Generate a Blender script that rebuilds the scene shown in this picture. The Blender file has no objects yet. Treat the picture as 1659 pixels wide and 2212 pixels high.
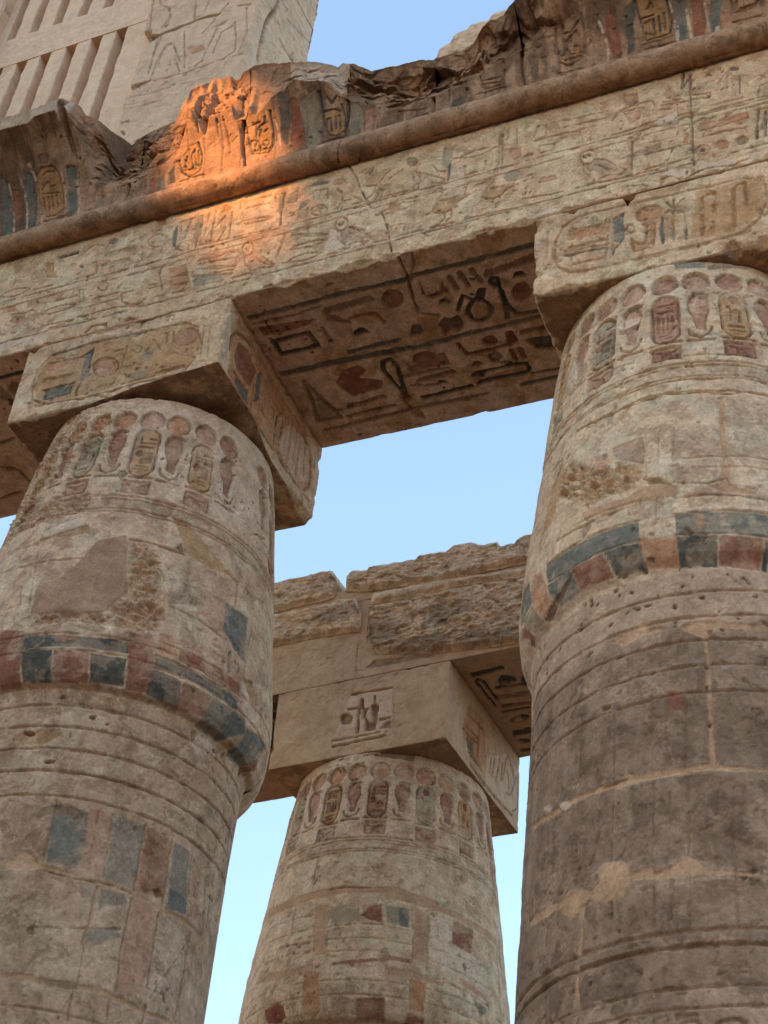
# Temple colonnade seen from below: lotus-bud columns, inscribed architrave, broken cavetto cornice, clerestory window.
import bpy, math
import numpy as np

S = 2.3            # metres per abacus width (all building coordinates below are in abacus widths)
ZG = -5.1          # ground level in those units

def M(p):
    p = np.asarray(p, float)
    return (p - np.array([0, 0, ZG])) * S

scene = bpy.context.scene
# ---------------------------------------------------------------- camera, sky, sun, exposure
from mathutils import Matrix, Vector
yaw, pitch, roll = -0.4415, 0.7017, 0.0991
CAM = (3.0687, -3.7172, -4.4068)
f_ = np.array([math.sin(yaw) * math.cos(pitch), math.cos(yaw) * math.cos(pitch), math.sin(pitch)])
r_ = np.array([math.cos(yaw), -math.sin(yaw), 0.0]); u_ = np.cross(r_, f_)
cr, sr = math.cos(roll), math.sin(roll)
rr, uu = cr * r_ + sr * u_, -sr * r_ + cr * u_
cd = bpy.data.cameras.new("camera"); cam = bpy.data.objects.new("camera", cd)
scene.collection.objects.link(cam)
cp = M(CAM)
cam.matrix_world = Matrix([[rr[0], uu[0], -f_[0], cp[0]], [rr[1], uu[1], -f_[1], cp[1]], [rr[2], uu[2], -f_[2], cp[2]], [0, 0, 0, 1]])
cd.sensor_fit = 'HORIZONTAL'; cd.sensor_width = 36; cd.lens = 3342.8 / 1659 * 36
cd.clip_start = 0.1; cd.clip_end = 5000
scene.camera = cam

SUN = np.array([-0.55, -0.78, 0.34]); SUN /= np.linalg.norm(SUN)
EL = math.asin(SUN[2]); AZ = math.atan2(SUN[0], SUN[1])
wd = bpy.data.worlds.new("World"); scene.world = wd; wd.use_nodes = True
wn = wd.node_tree; bg = wn.nodes["Background"]
sky = wn.nodes.new("ShaderNodeTexSky"); sky.sky_type = 'NISHITA'; sky.sun_disc = False
sky.sun_elevation = EL; sky.sun_rotation = AZ; sky.altitude = 0; sky.air_density = 1.0; sky.dust_density = 0.8; sky.ozone_density = 0.35
gm = wn.nodes.new('ShaderNodeGamma'); gm.inputs[1].default_value = .68
wn.links.new(sky.outputs[0], gm.inputs[0]); tn = wn.nodes.new('ShaderNodeMix'); tn.data_type = 'RGBA'; tn.blend_type = 'MULTIPLY'; tn.inputs[0].default_value = 1; tn.inputs[7].default_value = (.80, .92, 1.04, 1)
wn.links.new(gm.outputs[0], tn.inputs[6]); wn.links.new(tn.outputs[2], bg.inputs[0]); bg.inputs[1].default_value = 0.145
sd = bpy.data.lights.new("sun", 'SUN'); sun = bpy.data.objects.new("sun", sd); scene.collection.objects.link(sun)
sd.energy = 2.4; sd.angle = math.radians(1.1); sd.color = (1.0, 0.47, 0.15)
sun.rotation_euler = Vector(SUN).to_track_quat('Z', 'Y').to_euler()
sun.location = M((-6, -8, 6))
scene.view_settings.view_transform = 'Standard'; scene.view_settings.look = 'None'
scene.view_settings.gamma = 1; scene.view_settings.use_curve_mapping = False
scene.view_settings.exposure = 2.2

# ---------------------------------------------------------------- noise
def _h(ix, iy, seed):
    n = (ix * 374761393 + iy * 668265263 + seed * 974634777) & 0xffffffff
    n = ((n ^ (n >> 13)) * 1274126177) & 0xffffffff
    return ((n ^ (n >> 16)) & 0xffff) / 65535.0
def vn(x, y, seed):
    ix = np.floor(x).astype(np.int64); iy = np.floor(y).astype(np.int64)
    fx = x - ix; fy = y - iy
    fx = fx * fx * fx * (fx * (fx * 6 - 15) + 10); fy = fy * fy * fy * (fy * (fy * 6 - 15) + 10)
    a = _h(ix, iy, seed); b = _h(ix + 1, iy, seed); c = _h(ix, iy + 1, seed); d = _h(ix + 1, iy + 1, seed)
    return (a + (b - a) * fx) * (1 - fy) + (c + (d - c) * fx) * fy
def fbm(x, y, freq, seed=0, octv=4, gain=0.5):
    t = 0; amp = 1; tot = 0
    for k in range(octv):
        ca, sa = math.cos(k * 0.9), math.sin(k * 0.9)
        X, Y = x * ca - y * sa, x * sa + y * ca
        t = t + amp * vn(X * freq + 17.3 * k, Y * freq - 9.1 * k, seed + k * 31); tot += amp; amp *= gain; freq *= 2.03
    return t / tot            # 0..1 around 0.5
def ridge(x, y, freq, seed=0, octv=4):
    t = 0; amp = 1; tot = 0
    for k in range(octv):
        t = t + amp * (1 - abs(2 * vn(x * freq + 5 * k, y * freq, seed + 7 * k) - 1)); tot += amp; amp *= 0.5; freq *= 2.1
    return t / tot
def facets(x, y, freq, seed):
    X, Y = x * freq, y * freq; ix = np.floor(X).astype(np.int64); iy = np.floor(Y).astype(np.int64)
    bd = np.full(X.shape, 9.); hh = np.zeros(X.shape)
    for i in (-1, 0, 1):
        for j in (-1, 0, 1):
            cx, cy = ix + i, iy + j
            dx = X - cx - _h(cx, cy, seed); dy = Y - cy - _h(cx, cy, seed + 1); d = dx * dx + dy * dy
            v = _h(cx, cy, seed + 2) - .5 + (_h(cx, cy, seed + 3) - .5) * 1.5 * dx + (_h(cx, cy, seed + 4) - .5) * 1.5 * dy
            m = d < bd; bd = np.where(m, d, bd); hh = np.where(m, v, hh)
    return hh
def sstep(a, b, x):
    t = np.clip((x - a) / (b - a), 0, 1); return t * t * (3 - 2 * t)

# ---------------------------------------------------------------- pigments (real-world base colours)
PIG = {'r': (.185, .075, .05), 'p': (.33, .19, .14), 'b': (.092, .122, .122), 'k': (.05, .064, .065), 'y': (.30, .185, .08),
       'g': (.20, .205, .155), 'w': (.52, .46, .385), 'm': (.375, .272, .18), 'd': (.11, .075, .052), 'o': (.33, .165, .085), 'n': (.15, .09, .058), 'v': (.235, .12, .085), 'q': (.285, .195, .135)}
ALP = {'r': .88, 'p': .68, 'b': .88, 'k': .93, 'y': .66, 'g': .7, 'w': .7, 'm': .92, 'd': .62, 'o': .7, 'n': .47, 'v': .78, 'q': .93}
CARVE = {}
CARVE['A'] = '''
h 8 7 b .000 .855
h 8 6 n .000 .811
h 9 6 b .000 .558
h 16 0 b .000 1.164
l 10 9 n -.779 .904 -.764 .915 -.747 .923 -.728 .928 -.709 .930 -.688 .928 -.665 .923 -.641 .915 -.616 .904 -.616 .904 -.631 .893 -.648 .885 -.666 .880 -.686 .878 -.707 .880 -.729 .885 -.753 .893 -.779 .904
p 0 4 g -.727 .977 -.724 1.002 -.682 1.001 -.670 .966
l 10 8 n -.588 .885 -.491 .886
p 0 9 k -.504 1.074 -.511 1.101 -.394 1.094 -.390 1.074
l 9 8 n -.354 1.063 -.341 1.094 -.304 1.106 -.266 1.088
p 0 8 b -.185 1.096 -.184 1.089 -.185 1.083 -.189 1.079 -.195 1.076 -.202 1.075 -.211 1.076 -.219 1.080 -.227 1.085 -.234 1.091 -.239 1.098 -.241 1.105 -.241 1.112 -.239 1.117 -.234 1.121 -.227 1.123 -.219 1.123 -.211 1.120 -.202 1.116 -.195 1.110 -.189 1.104 -.185 1.096
p 0 7 g -.238 .990 -.240 1.012 -.080 1.010 -.067 .979
p 0 6 g -.238 .916 -.241 .943 -.090 .936 -.077 .905
l 9 8 n -.244 .902 -.154 .903
l 9 8 n -.244 1.018 -.074 1.012
p 0 4 b -.339 .964 -.338 .960 -.339 .957 -.341 .955 -.344 .954 -.348 .955 -.352 .957 -.355 .959 -.359 .963 -.362 .967 -.364 .971 -.365 .975 -.365 .978 -.363 .981 -.361 .982 -.358 .982 -.354 .981 -.350 .979 -.346 .976 -.343 .972 -.340 .968 -.339 .964
p 0 3 b -.298 .964 -.298 .977 -.272 .980 -.270 .969
l 9 8 n -.365 .884 -.252 .879 -.275 .977
l 8 7 n -.348 .926 -.367 .919 -.343 .902 -.356 .890
p 0 4 y -.534 .953 -.561 1.006 -.551 1.020 -.586 1.077 -.519 1.053 -.512 .997 -.468 .930
l 10 8 p .089 1.004 .092 .990 .090 .978 .084 .968 .074 .961 .061 .958 .046 .959 .031 .964 .017 .973 .004 .984 -.005 .998 -.010 1.012 -.011 1.025 -.007 1.036 .002 1.045 .013 1.050 .027 1.051 .042 1.048 .057 1.040 .071 1.030 .082 1.017 .089 1.004
l 9 8 n .012 1.054 .016 1.084 .041 1.083 .036 1.147
p 0 5 b .128 .928 .116 1.028 .131 1.084 .143 1.018 .148 .921
p 0 5 g .228 .968 .235 1.105 .254 1.107 .270 1.013 .261 .922
l 9 8 n .254 1.107 .257 .872
l 9 8 n .165 1.001 .141 1.097 .223 1.101
l 8 8 n .150 .912 .182 .943 .227 .900 .194 .879 .150 .912
l 8 8 n -.046 1.002 -.008 .910 -.040 .879
l 8 8 n -.039 .999 -.016 .887
p 0 6 o -.010 1.183 .044 1.170 .069 1.107 .029 1.114
l 10 9 n -.082 .805 .038 .804 .158 .799
l 10 8 p -.166 .770 -.164 .761 -.165 .753 -.168 .747 -.173 .743 -.180 .742 -.189 .743 -.198 .748 -.206 .754 -.213 .763 -.219 .772 -.222 .782 -.223 .790 -.221 .798 -.216 .803 -.210 .805 -.202 .805 -.193 .802 -.185 .796 -.177 .788 -.170 .780 -.166 .770
l 9 8 n -.286 .702 -.097 .699
l 9 8 n -.293 .663 -.088 .654
l 10 9 n -.295 .602 -.083 .600 .036 .568
l 9 8 n -.301 .777 -.277 .703
l 9 8 n -.289 .782 -.324 .794 -.303 .703
l 10 9 n -.510 .765 -.315 .757
l 10 9 n -.508 .694 -.488 .703 -.467 .710 -.444 .714 -.421 .715 -.396 .714 -.371 .711 -.344 .704 -.317 .696 -.317 .696 -.337 .686 -.358 .680 -.380 .676 -.403 .674 -.428 .675 -.453 .679 -.480 .685 -.508 .694
p 0 5 p -.591 .772 -.584 .795 -.556 .802 -.532 .773
l 9 8 n -.591 .772 -.582 .798 -.556 .802 -.532 .773 -.590 .767
l 10 8 n -.505 .631 -.467 .611
l 10 9 n -.472 .604 -.301 .588
p 0 5 o -.705 .773 -.718 .819 -.669 .811 -.652 .763
p 0 5 p -.584 .689 -.583 .683 -.586 .678 -.593 .674 -.603 .672 -.615 .671 -.628 .673 -.641 .676 -.652 .680 -.662 .686 -.668 .692 -.670 .698 -.669 .704 -.664 .708 -.656 .712 -.645 .713 -.632 .713 -.619 .710 -.606 .706 -.596 .701 -.588 .695 -.584 .689
l 8 7 n -.686 .716 -.674 .745 -.596 .728 -.560 .740 -.533 .715 -.535 .658
p 0 4 o -.612 .605 -.611 .602 -.613 .599 -.615 .597 -.619 .597 -.623 .597 -.628 .599 -.633 .602 -.637 .605 -.640 .609 -.643 .613 -.644 .617 -.643 .620 -.642 .622 -.638 .624 -.634 .624 -.630 .622 -.625 .620 -.620 .617 -.616 .613 -.613 .609 -.612 .605
p 0 4 p -.532 .605 -.532 .602 -.533 .599 -.535 .597 -.538 .597 -.542 .597 -.547 .599 -.551 .601 -.555 .605 -.558 .609 -.560 .613 -.561 .616 -.561 .620 -.559 .622 -.557 .623 -.553 .623 -.549 .622 -.545 .620 -.540 .617 -.537 .613 -.534 .609 -.532 .605
p 0 6 p -.375 .562 -.375 .559 -.378 .556 -.382 .554 -.389 .553 -.398 .553 -.406 .554 -.415 .556 -.423 .560 -.429 .563 -.433 .567 -.434 .571 -.433 .574 -.429 .577 -.423 .578 -.416 .579 -.407 .578 -.398 .576 -.390 .574 -.383 .570 -.378 .566 -.375 .562
l 11 9 n -.085 .686 -.066 .627 -.019 .594 .033 .581 .053 .606
l 9 8 n -.082 .685 -.019 .684
l 8 8 n .054 .695 .105 .685
l 8 8 n .056 .670 .105 .669
l 10 9 n .101 .803 .098 .754 .134 .635
p 0 4 o .145 .770 .225 .775 .272 .643 .206 .610 .165 .665
l 9 8 n .152 .702 .234 .722 .262 .704
l 9 8 n .186 .714 .250 .700
l 9 9 n .113 .598 .257 .592
l 9 9 n .184 .658 .261 .639 .238 .599
p 0 6 g .292 .620 .302 .649 .342 .643 .351 .591 .310 .602
l 10 7 w -.020 .479 .034 .485
p 0 8 o -.021 .487 -.008 .511 .043 .474 -.007 .479
l 14 14 d -.217 .473 -.194 .509 -.118 .503 -.117 .472
p 0 5 w -.156 .453 -.020 .452 .090 .451 -.012 .414 -.152 .436
p 0 3 w -.680 .550 -.518 .554 -.424 .540 -.420 .499 -.668 .506
p 0 4 w .268 .501 .308 .511 .336 .485 .276 .486
l 10 9 d .188 .445 .230 .443 .230 .412
l 9 8 n .254 1.111 .277 .886 .423 .878 .412 1.067
l 9 8 n .289 1.110 .291 .948
l 9 8 n .324 1.110 .325 .987 .330 .883
l 9 8 n .380 1.053 .339 .982 .325 .987
l 9 8 n .395 .961 .368 .877
p 0 5 o .407 1.101 .408 1.094 .407 1.088 .403 1.084 .398 1.081 .392 1.081 .385 1.082 .378 1.086 .372 1.091 .367 1.097 .363 1.104 .361 1.111 .361 1.117 .363 1.122 .368 1.126 .373 1.128 .380 1.127 .387 1.124 .394 1.120 .400 1.114 .404 1.108 .407 1.101
l 9 9 n .359 1.088 .406 1.104
p 0 4 g .228 .972 .229 1.112 .258 1.109 .259 .935 .256 .885
l 9 8 n .258 1.109 .256 .885
l 8 8 n .200 1.097 .184 .972
l 9 9 n .451 1.113 .451 1.073
l 9 8 n .415 1.127 .622 1.106 .629 1.056 .481 1.062
l 9 8 n .446 .967 .467 .971 .489 .973 .512 .973 .535 .972 .558 .968 .582 .963 .606 .956 .631 .947 .631 .947 .610 .943 .588 .941 .566 .940 .543 .942 .520 .945 .496 .951 .471 .958 .446 .967
l 9 8 n .448 .877 .627 .868
l 7 6 n .449 .869 .452 .876 .459 .868 .461 .876 .468 .868 .470 .875 .477 .868 .479 .875 .486 .867 .488 .875 .495 .867 .497 .874 .504 .867 .507 .874 .513 .867 .516 .874 .522 .866 .525 .874 .532 .866 .534 .873 .541 .866 .543 .873 .550 .865 .552 .873 .559 .865 .561 .872 .568 .865 .570 .872 .577 .865 .579 .872 .586 .864 .588 .872 .595 .864 .597 .871 .604 .864 .606 .871 .613 .864 .615 .871 .622 .863 .624 .870 .631 .863
l 14 10 k .666 1.098 .665 1.011 .674 .875
l 8 7 n .653 1.103 .671 1.104 .680 1.083 .674 .990
p 0 3 g .652 .973 .649 1.087 .673 1.086 .674 .990
l 9 8 n .689 1.106 .734 1.105 .733 1.018 .694 1.021
p 0 4 g .692 1.078 .732 1.097 .732 1.023 .693 1.026
p 0 5 b .751 .942 .759 1.004 .797 1.006 .791 .961
l 9 8 n .693 .931 .715 .948 .736 .923 .694 .922
p 0 4 g .749 .893 .760 .948 .793 .943 .789 .877
l 9 8 n .804 .999 .795 .875 .747 .885
l 11 9 g .893 .905 .894 .895 .892 .886 .887 .878 .879 .873 .868 .871 .857 .872 .846 .876 .836 .882 .827 .891 .821 .901 .818 .911 .819 .921 .822 .930 .829 .936 .838 .940 .849 .940 .861 .938 .872 .933 .881 .925 .888 .916 .893 .905
l 8 8 n .824 .906 .887 .919
l 8 8 n .840 .946 .872 .870
l 9 8 n .820 .993 .819 1.053 .882 1.045 .887 .974
l 8 8 n .847 .986 .847 1.042
p 0 5 b .886 1.093 .886 1.088 .884 1.085 .881 1.082 .875 1.081 .869 1.081 .863 1.082 .857 1.084 .851 1.088 .847 1.092 .844 1.097 .843 1.101 .844 1.106 .846 1.109 .851 1.111 .857 1.111 .863 1.111 .869 1.109 .875 1.106 .880 1.102 .884 1.097 .886 1.093
p 0 3 b .793 1.090 .809 1.110 .851 1.110 .854 1.083
p 0 6 o .965 1.067 .965 1.060 .963 1.054 .958 1.049 .951 1.047 .943 1.047 .934 1.048 .925 1.052 .917 1.058 .911 1.065 .907 1.072 .905 1.079 .906 1.086 .910 1.091 .916 1.095 .924 1.096 .933 1.095 .941 1.092 .950 1.088 .957 1.081 .962 1.074 .965 1.067
l 9 9 n .906 1.066 .969 1.062
l 9 8 n .929 1.022 .960 .979 .967 .908 .935 .879
l 9 8 n .967 .959 .991 .958 1.073 .879 1.022 .878
l 9 8 n .965 .867 .977 .921 1.006 .918
l 9 8 n .955 .913 .947 .874
l 8 8 n 1.064 .980 1.117 .976 1.156 .917
l 9 8 n 1.125 .879 1.149 .928
l 9 7 n .713 .873 .772 .871
l 9 8 n .736 .785 .759 .773 .783 .762 .807 .752 .830 .743 .853 .735 .875 .729 .898 .723 .920 .719 .920 .719 .897 .731 .874 .742 .851 .752 .827 .760 .804 .768 .781 .775 .758 .780 .736 .785
l 9 8 n .737 .797 .816 .800 .857 .797
l 9 8 n .816 .796 .825 .743
l 9 8 n .742 .684 .762 .692 .783 .697 .804 .700 .826 .701 .848 .700 .871 .697 .894 .691 .918 .683 .918 .683 .899 .676 .878 .670 .857 .667 .836 .666 .814 .667 .791 .671 .767 .676 .742 .684
l 9 8 n .733 .603 .751 .612 .771 .619 .792 .623 .813 .624 .835 .623 .857 .619 .880 .613 .904 .604 .904 .604 .886 .595 .866 .588 .846 .584 .825 .583 .803 .584 .780 .588 .757 .594 .733 .603
l 9 8 n .718 .693 .742 .684
l 9 8 n .718 .604 .736 .602
l 9 9 n .561 .765 .556 .783 .546 .800 .535 .810 .523 .814 .513 .809 .506 .797 .504 .781 .507 .762 .514 .744 .525 .730 .536 .723 .548 .724 .556 .732 .561 .746 .561 .765
l 9 9 n .518 .734 .531 .673 .567 .619 .571 .597 .546 .595
l 9 9 n .559 .743 .596 .716 .636 .661 .678 .607 .661 .596 .610 .618 .587 .612 .591 .590 .566 .593
l 9 9 n .522 .774 .533 .755 .541 .776
l 9 9 n .575 .701 .613 .653 .649 .627
p 0 2 o .522 .729 .561 .738 .631 .664 .668 .603 .602 .619 .560 .637
l 9 8 n .483 .593 .550 .593
l 9 8 n .705 .797 .696 .730 .682 .653
l 10 10 n 1.007 .759 1.002 .777 .993 .793 .981 .803 .969 .805 .958 .800 .950 .788 .947 .771 .950 .752 .957 .735 .968 .722 .980 .716 .992 .717 1.001 .726 1.006 .741 1.007 .759
l 10 10 n .961 .725 .972 .665 1.009 .614 1.012 .592 .986 .589
l 10 10 n 1.004 .737 1.043 .713 1.083 .660 1.126 .609 1.107 .597 1.055 .616 1.030 .609 1.033 .587 1.008 .588
l 10 10 n .966 .765 .977 .747 .987 .769
l 10 10 n 1.019 .696 1.059 .651 1.095 .627
p 0 2 d .965 .721 1.006 .732 1.078 .663 1.114 .605 1.046 .616 1.002 .631
l 9 8 n .927 .580 1.006 .575
p 0 3 w .910 .626 .931 .756 .976 .706 .992 .604
p 0 3 w 1.059 .723 1.134 .702 1.131 .680 1.090 .695
l 9 8 n .287 .773 .470 .772
p 0 3 o .287 .773 .329 .816 .468 .781 .382 .755
l 9 8 n .292 .746 .476 .733
p 0 2 p .285 .716 .309 .715 .333 .713 .357 .710 .382 .706 .406 .700 .431 .694 .456 .686 .481 .678 .481 .678 .458 .679 .434 .681 .410 .684 .386 .688 .361 .693 .336 .700 .311 .707 .285 .716
l 9 8 n .285 .716 .309 .715 .333 .713 .357 .710 .382 .706 .406 .700 .431 .694 .456 .686 .481 .678 .481 .678 .458 .679 .434 .681 .410 .684 .386 .688 .361 .693 .336 .700 .311 .707 .285 .716
l 9 8 n .275 .670 .476 .656
p 0 5 g .283 .643 .324 .665 .473 .632 .426 .593 .298 .606
l 9 8 n .283 .639 .324 .665 .473 .632 .426 .593 .298 .606
l 8 6 w 1.135 .759 1.174 .760
p 0 3 w .753 .509 .819 .532 .828 .506 .760 .502
l 14 14 d .655 .469 .683 .479 .703 .456
l 14 14 d .865 .477 .924 .452
l 9 8 n 1.001 .853 1.100 .839
l 9 9 d .923 1.276 .970 1.171 1.014 1.078 1.049 .961 1.113 .817
l 7 10 k 1.033 1.011 1.080 .881 1.108 .820
l 7 10 k 1.164 .765 1.194 .664 1.213 .570 1.227 .490
l 5 5 w 1.172 .762 1.203 .661 1.220 .567
l 9 8 n 1.034 1.084 1.051 1.099 1.076 1.132 1.089 1.124 1.091 1.088 1.079 1.060 1.074 1.029
l 9 8 n 1.074 1.029 1.067 .989 1.090 .973 1.121 .973 1.144 1.000 1.156 1.032 1.196 1.062 1.156 1.066 1.118 1.053 1.086 1.053
l 9 8 n 1.114 .971 1.115 .934 1.099 .905 1.080 .894
l 9 8 n 1.135 .987 1.142 .938 1.124 .920
p 0 2 y 1.074 1.029 1.067 .989 1.090 .973 1.121 .973 1.144 1.000 1.181 1.057 1.118 1.053 1.086 1.053
l 9 8 n 1.179 .994 1.239 1.033
l 10 10 o 1.126 .871 1.132 .936 1.162 .924 1.144 .864
l 9 8 n 1.160 .874 1.319 .865 1.321 .910 1.295 .879
l 9 8 n 1.284 1.002 1.298 .919 1.295 .879
l 9 8 n 1.287 1.001 1.364 .943 1.434 .889 1.430 .866 1.379 .878 1.353 .939 1.333 .905 1.311 .982
l 9 8 n 1.371 1.013 1.403 .952 1.437 .938
p 0 7 d 1.307 1.064 1.307 1.055 1.305 1.046 1.301 1.040 1.295 1.036 1.287 1.035 1.279 1.037 1.271 1.042 1.264 1.049 1.258 1.058 1.253 1.068 1.252 1.078 1.252 1.087 1.256 1.094 1.261 1.099 1.268 1.102 1.276 1.101 1.284 1.098 1.292 1.092 1.299 1.084 1.304 1.074 1.307 1.064
p 0 3 d 1.039 1.078 1.058 1.122 1.113 1.099 1.123 1.052
p 0 6 g 1.417 .989 1.422 1.108 1.456 1.102 1.460 .971 1.447 .951
l 9 8 n 1.460 1.096 1.454 .872
l 12 6 b 1.457 1.032 1.451 .878
l 10 9 n 1.500 1.005 1.519 1.015 1.539 1.022 1.558 1.026 1.579 1.028 1.600 1.027 1.621 1.023 1.643 1.016 1.666 1.007 1.666 1.007 1.647 .998 1.628 .991 1.608 .986 1.588 .985 1.567 .986 1.545 .989 1.523 .996 1.500 1.005
l 9 8 n 1.472 1.009 1.506 1.003
l 9 8 n 1.525 .944 1.526 .876 1.610 .874 1.619 .938
l 10 9 n 1.691 1.078 1.691 .874
l 8 7 n 1.680 1.092 1.675 .881
p 0 5 p 1.775 .916 1.774 .903 1.770 .893 1.765 .886 1.758 .882 1.751 .882 1.742 .887 1.735 .895 1.728 .906 1.724 .918 1.721 .932 1.720 .945 1.723 .957 1.727 .966 1.733 .971 1.741 .973 1.749 .970 1.757 .964 1.764 .954 1.769 .942 1.773 .929 1.775 .916
l 9 8 n 1.753 1.120 1.754 .974
l 7 6 n 1.715 1.120 1.714 1.033
p 0 6 d 1.777 .884 1.803 .910 1.830 .899 1.830 .882
l 8 8 n 1.829 1.001 1.844 1.080 1.882 1.063 1.882 .986 1.840 .979
l 9 8 n 1.851 .898 1.856 .929 1.915 .921 1.920 .877 1.857 .883
l 9 8 n 1.834 .973 1.952 .972
l 9 8 n 1.936 .903 1.957 .907
l 9 8 n 1.136 .760 1.159 .771 1.182 .779 1.206 .785 1.231 .789 1.256 .789 1.282 .787 1.309 .783 1.336 .775 1.336 .775 1.313 .764 1.290 .756 1.266 .750 1.242 .747 1.217 .746 1.191 .748 1.164 .752 1.136 .760
p 0 6 o 1.246 .774 1.247 .767 1.245 .760 1.240 .755 1.234 .751 1.226 .750 1.218 .751 1.210 .755 1.202 .760 1.196 .767 1.192 .775 1.191 .783 1.192 .790 1.195 .796 1.200 .800 1.207 .803 1.215 .803 1.224 .800 1.232 .796 1.238 .789 1.244 .782 1.246 .774
l 9 8 n 1.358 .793 1.381 .806 1.414 .835 1.431 .824 1.431 .785 1.414 .758 1.405 .726
l 9 8 n 1.405 .726 1.393 .684 1.421 .661 1.461 .656 1.492 .679 1.508 .711 1.561 .734 1.511 .747 1.462 .742 1.422 .748
l 9 8 n 1.451 .655 1.451 .614 1.429 .587 1.404 .579
l 9 8 n 1.479 .668 1.484 .613 1.461 .598
p 0 2 y 1.405 .726 1.393 .684 1.421 .661 1.461 .656 1.492 .679 1.542 .732 1.462 .742 1.422 .748
l 9 8 n 1.587 .782 1.608 .789 1.639 .808 1.653 .797 1.651 .768 1.634 .748 1.624 .725
l 9 8 n 1.624 .725 1.611 .694 1.635 .674 1.670 .665 1.699 .679 1.716 .702 1.764 .714 1.720 .729 1.677 .731 1.641 .740
l 9 8 n 1.661 .665 1.659 .634 1.637 .616 1.614 .613
l 9 8 n 1.687 .672 1.688 .630 1.666 .621
p 0 2 y 1.624 .725 1.611 .694 1.635 .674 1.670 .665 1.699 .679 1.747 .715 1.677 .731 1.641 .740
l 10 9 n 1.395 .576 1.456 .576
l 10 9 n 1.451 .578 1.504 .577
l 9 9 o 1.537 .805 1.532 .734
p 0 3 o 1.541 .770 1.540 .760 1.538 .752 1.537 .746 1.535 .743 1.533 .742 1.531 .744 1.529 .748 1.528 .755 1.527 .764 1.527 .773 1.528 .782 1.529 .791 1.530 .798 1.532 .803 1.534 .806 1.536 .805 1.538 .802 1.539 .796 1.540 .788 1.541 .779 1.541 .770
l 10 9 n 1.558 .760 1.586 .793 1.629 .788
p 0 4 o 1.630 .784 1.639 .813 1.662 .787 1.665 .761
l 9 8 g 1.777 .779 1.777 .768 1.774 .758 1.769 .751 1.761 .745 1.751 .743 1.741 .744 1.730 .748 1.721 .754 1.713 .763 1.708 .773 1.706 .784 1.707 .794 1.712 .803 1.719 .810 1.728 .814 1.738 .814 1.748 .812 1.758 .807 1.767 .799 1.773 .789 1.777 .779
p 0 2 g 1.773 .779 1.773 .770 1.770 .761 1.765 .755 1.758 .750 1.750 .748 1.740 .749 1.731 .752 1.723 .758 1.717 .765 1.712 .774 1.711 .783 1.712 .792 1.715 .800 1.721 .805 1.729 .809 1.738 .809 1.748 .807 1.757 .803 1.764 .796 1.770 .788 1.773 .779
p 0 6 p 1.856 .691 1.861 .721 1.926 .710 1.926 .686
l 9 8 n 1.856 .691 1.926 .685
l 8 10 d 1.799 .674 1.807 .687
l 8 8 n 1.787 .639 1.797 .627 1.797 .647
l 9 8 n 1.813 .629 1.820 .646
l 10 9 n 1.571 .579 1.793 .562
l 10 9 n 1.790 .611 1.957 .587
l 9 8 n 1.201 .654 1.264 .653
l 7 6 n 1.141 .578 1.144 .584 1.150 .578 1.153 .584 1.159 .577 1.162 .584 1.168 .577 1.170 .584 1.176 .577 1.179 .584 1.185 .577 1.188 .584 1.194 .577 1.197 .583 1.203 .577 1.206 .583 1.212 .576 1.214 .583 1.220 .576 1.223 .583 1.229 .576 1.232 .583 1.238 .576 1.241 .583 1.247 .576 1.250 .583 1.256 .576 1.258 .582 1.264 .576 1.267 .582 1.273 .575 1.276 .582 1.282 .575 1.285 .582 1.291 .575 1.293 .582 1.299 .575 1.302 .582 1.308 .575 1.311 .581 1.317 .575 1.320 .581 1.325 .575 1.328 .581 1.334 .574 1.337 .581 1.343 .574 1.346 .581 1.351 .574 1.354 .581 1.360 .574
p 0 3 w 1.448 .528 1.501 .531 1.460 .516
p 0 3 w 1.472 .480 1.498 .486 1.494 .468
p 0 4 w 1.805 .492 1.866 .506 1.957 .501 1.957 .478 1.851 .466 1.810 .470
p 0 4 w 1.815 .511 1.851 .497 1.836 .480
l 12 12 d 1.578 .471 1.599 .471 1.630 .478
l 9 8 n 1.090 .669 1.089 .677 1.085 .684 1.081 .688 1.076 .689 1.072 .686 1.069 .679 1.067 .671 1.068 .662 1.071 .654 1.075 .648 1.080 .646 1.084 .647 1.088 .652 1.090 .660 1.090 .669
l 9 8 n 1.073 .649 1.077 .620 1.091 .597 1.092 .586 1.081 .583
l 9 8 n 1.089 .658 1.104 .648 1.120 .625 1.136 .602 1.129 .595 1.108 .601 1.099 .596 1.100 .585 1.090 .584
l 9 8 n 1.075 .669 1.079 .661 1.083 .672
l 9 8 n 1.095 .639 1.110 .618 1.124 .609
p 0 2 d 1.074 .647 1.090 .655 1.118 .626 1.132 .599 1.105 .601 1.088 .605
l 9 10 n 2.093 .771 2.089 .790 2.081 .805 2.069 .814 2.055 .816 2.042 .809 2.032 .796 2.027 .778 2.028 .759 2.034 .742 2.045 .729 2.058 .724 2.072 .726 2.083 .736 2.091 .752 2.093 .771
l 9 10 n 2.038 .732 2.044 .671 2.080 .620 2.081 .598 2.051 .592
l 9 10 n 2.088 .748 2.129 .726 2.169 .675 2.212 .626 2.189 .611 2.132 .627 2.103 .617 2.104 .594 2.076 .593
l 9 10 n 2.048 .774 2.058 .756 2.071 .779
l 9 10 n 2.101 .707 2.140 .663 2.179 .642
p 0 2 d 2.042 .728 2.090 .743 2.163 .677 2.199 .621 2.122 .626 2.074 .638
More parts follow.
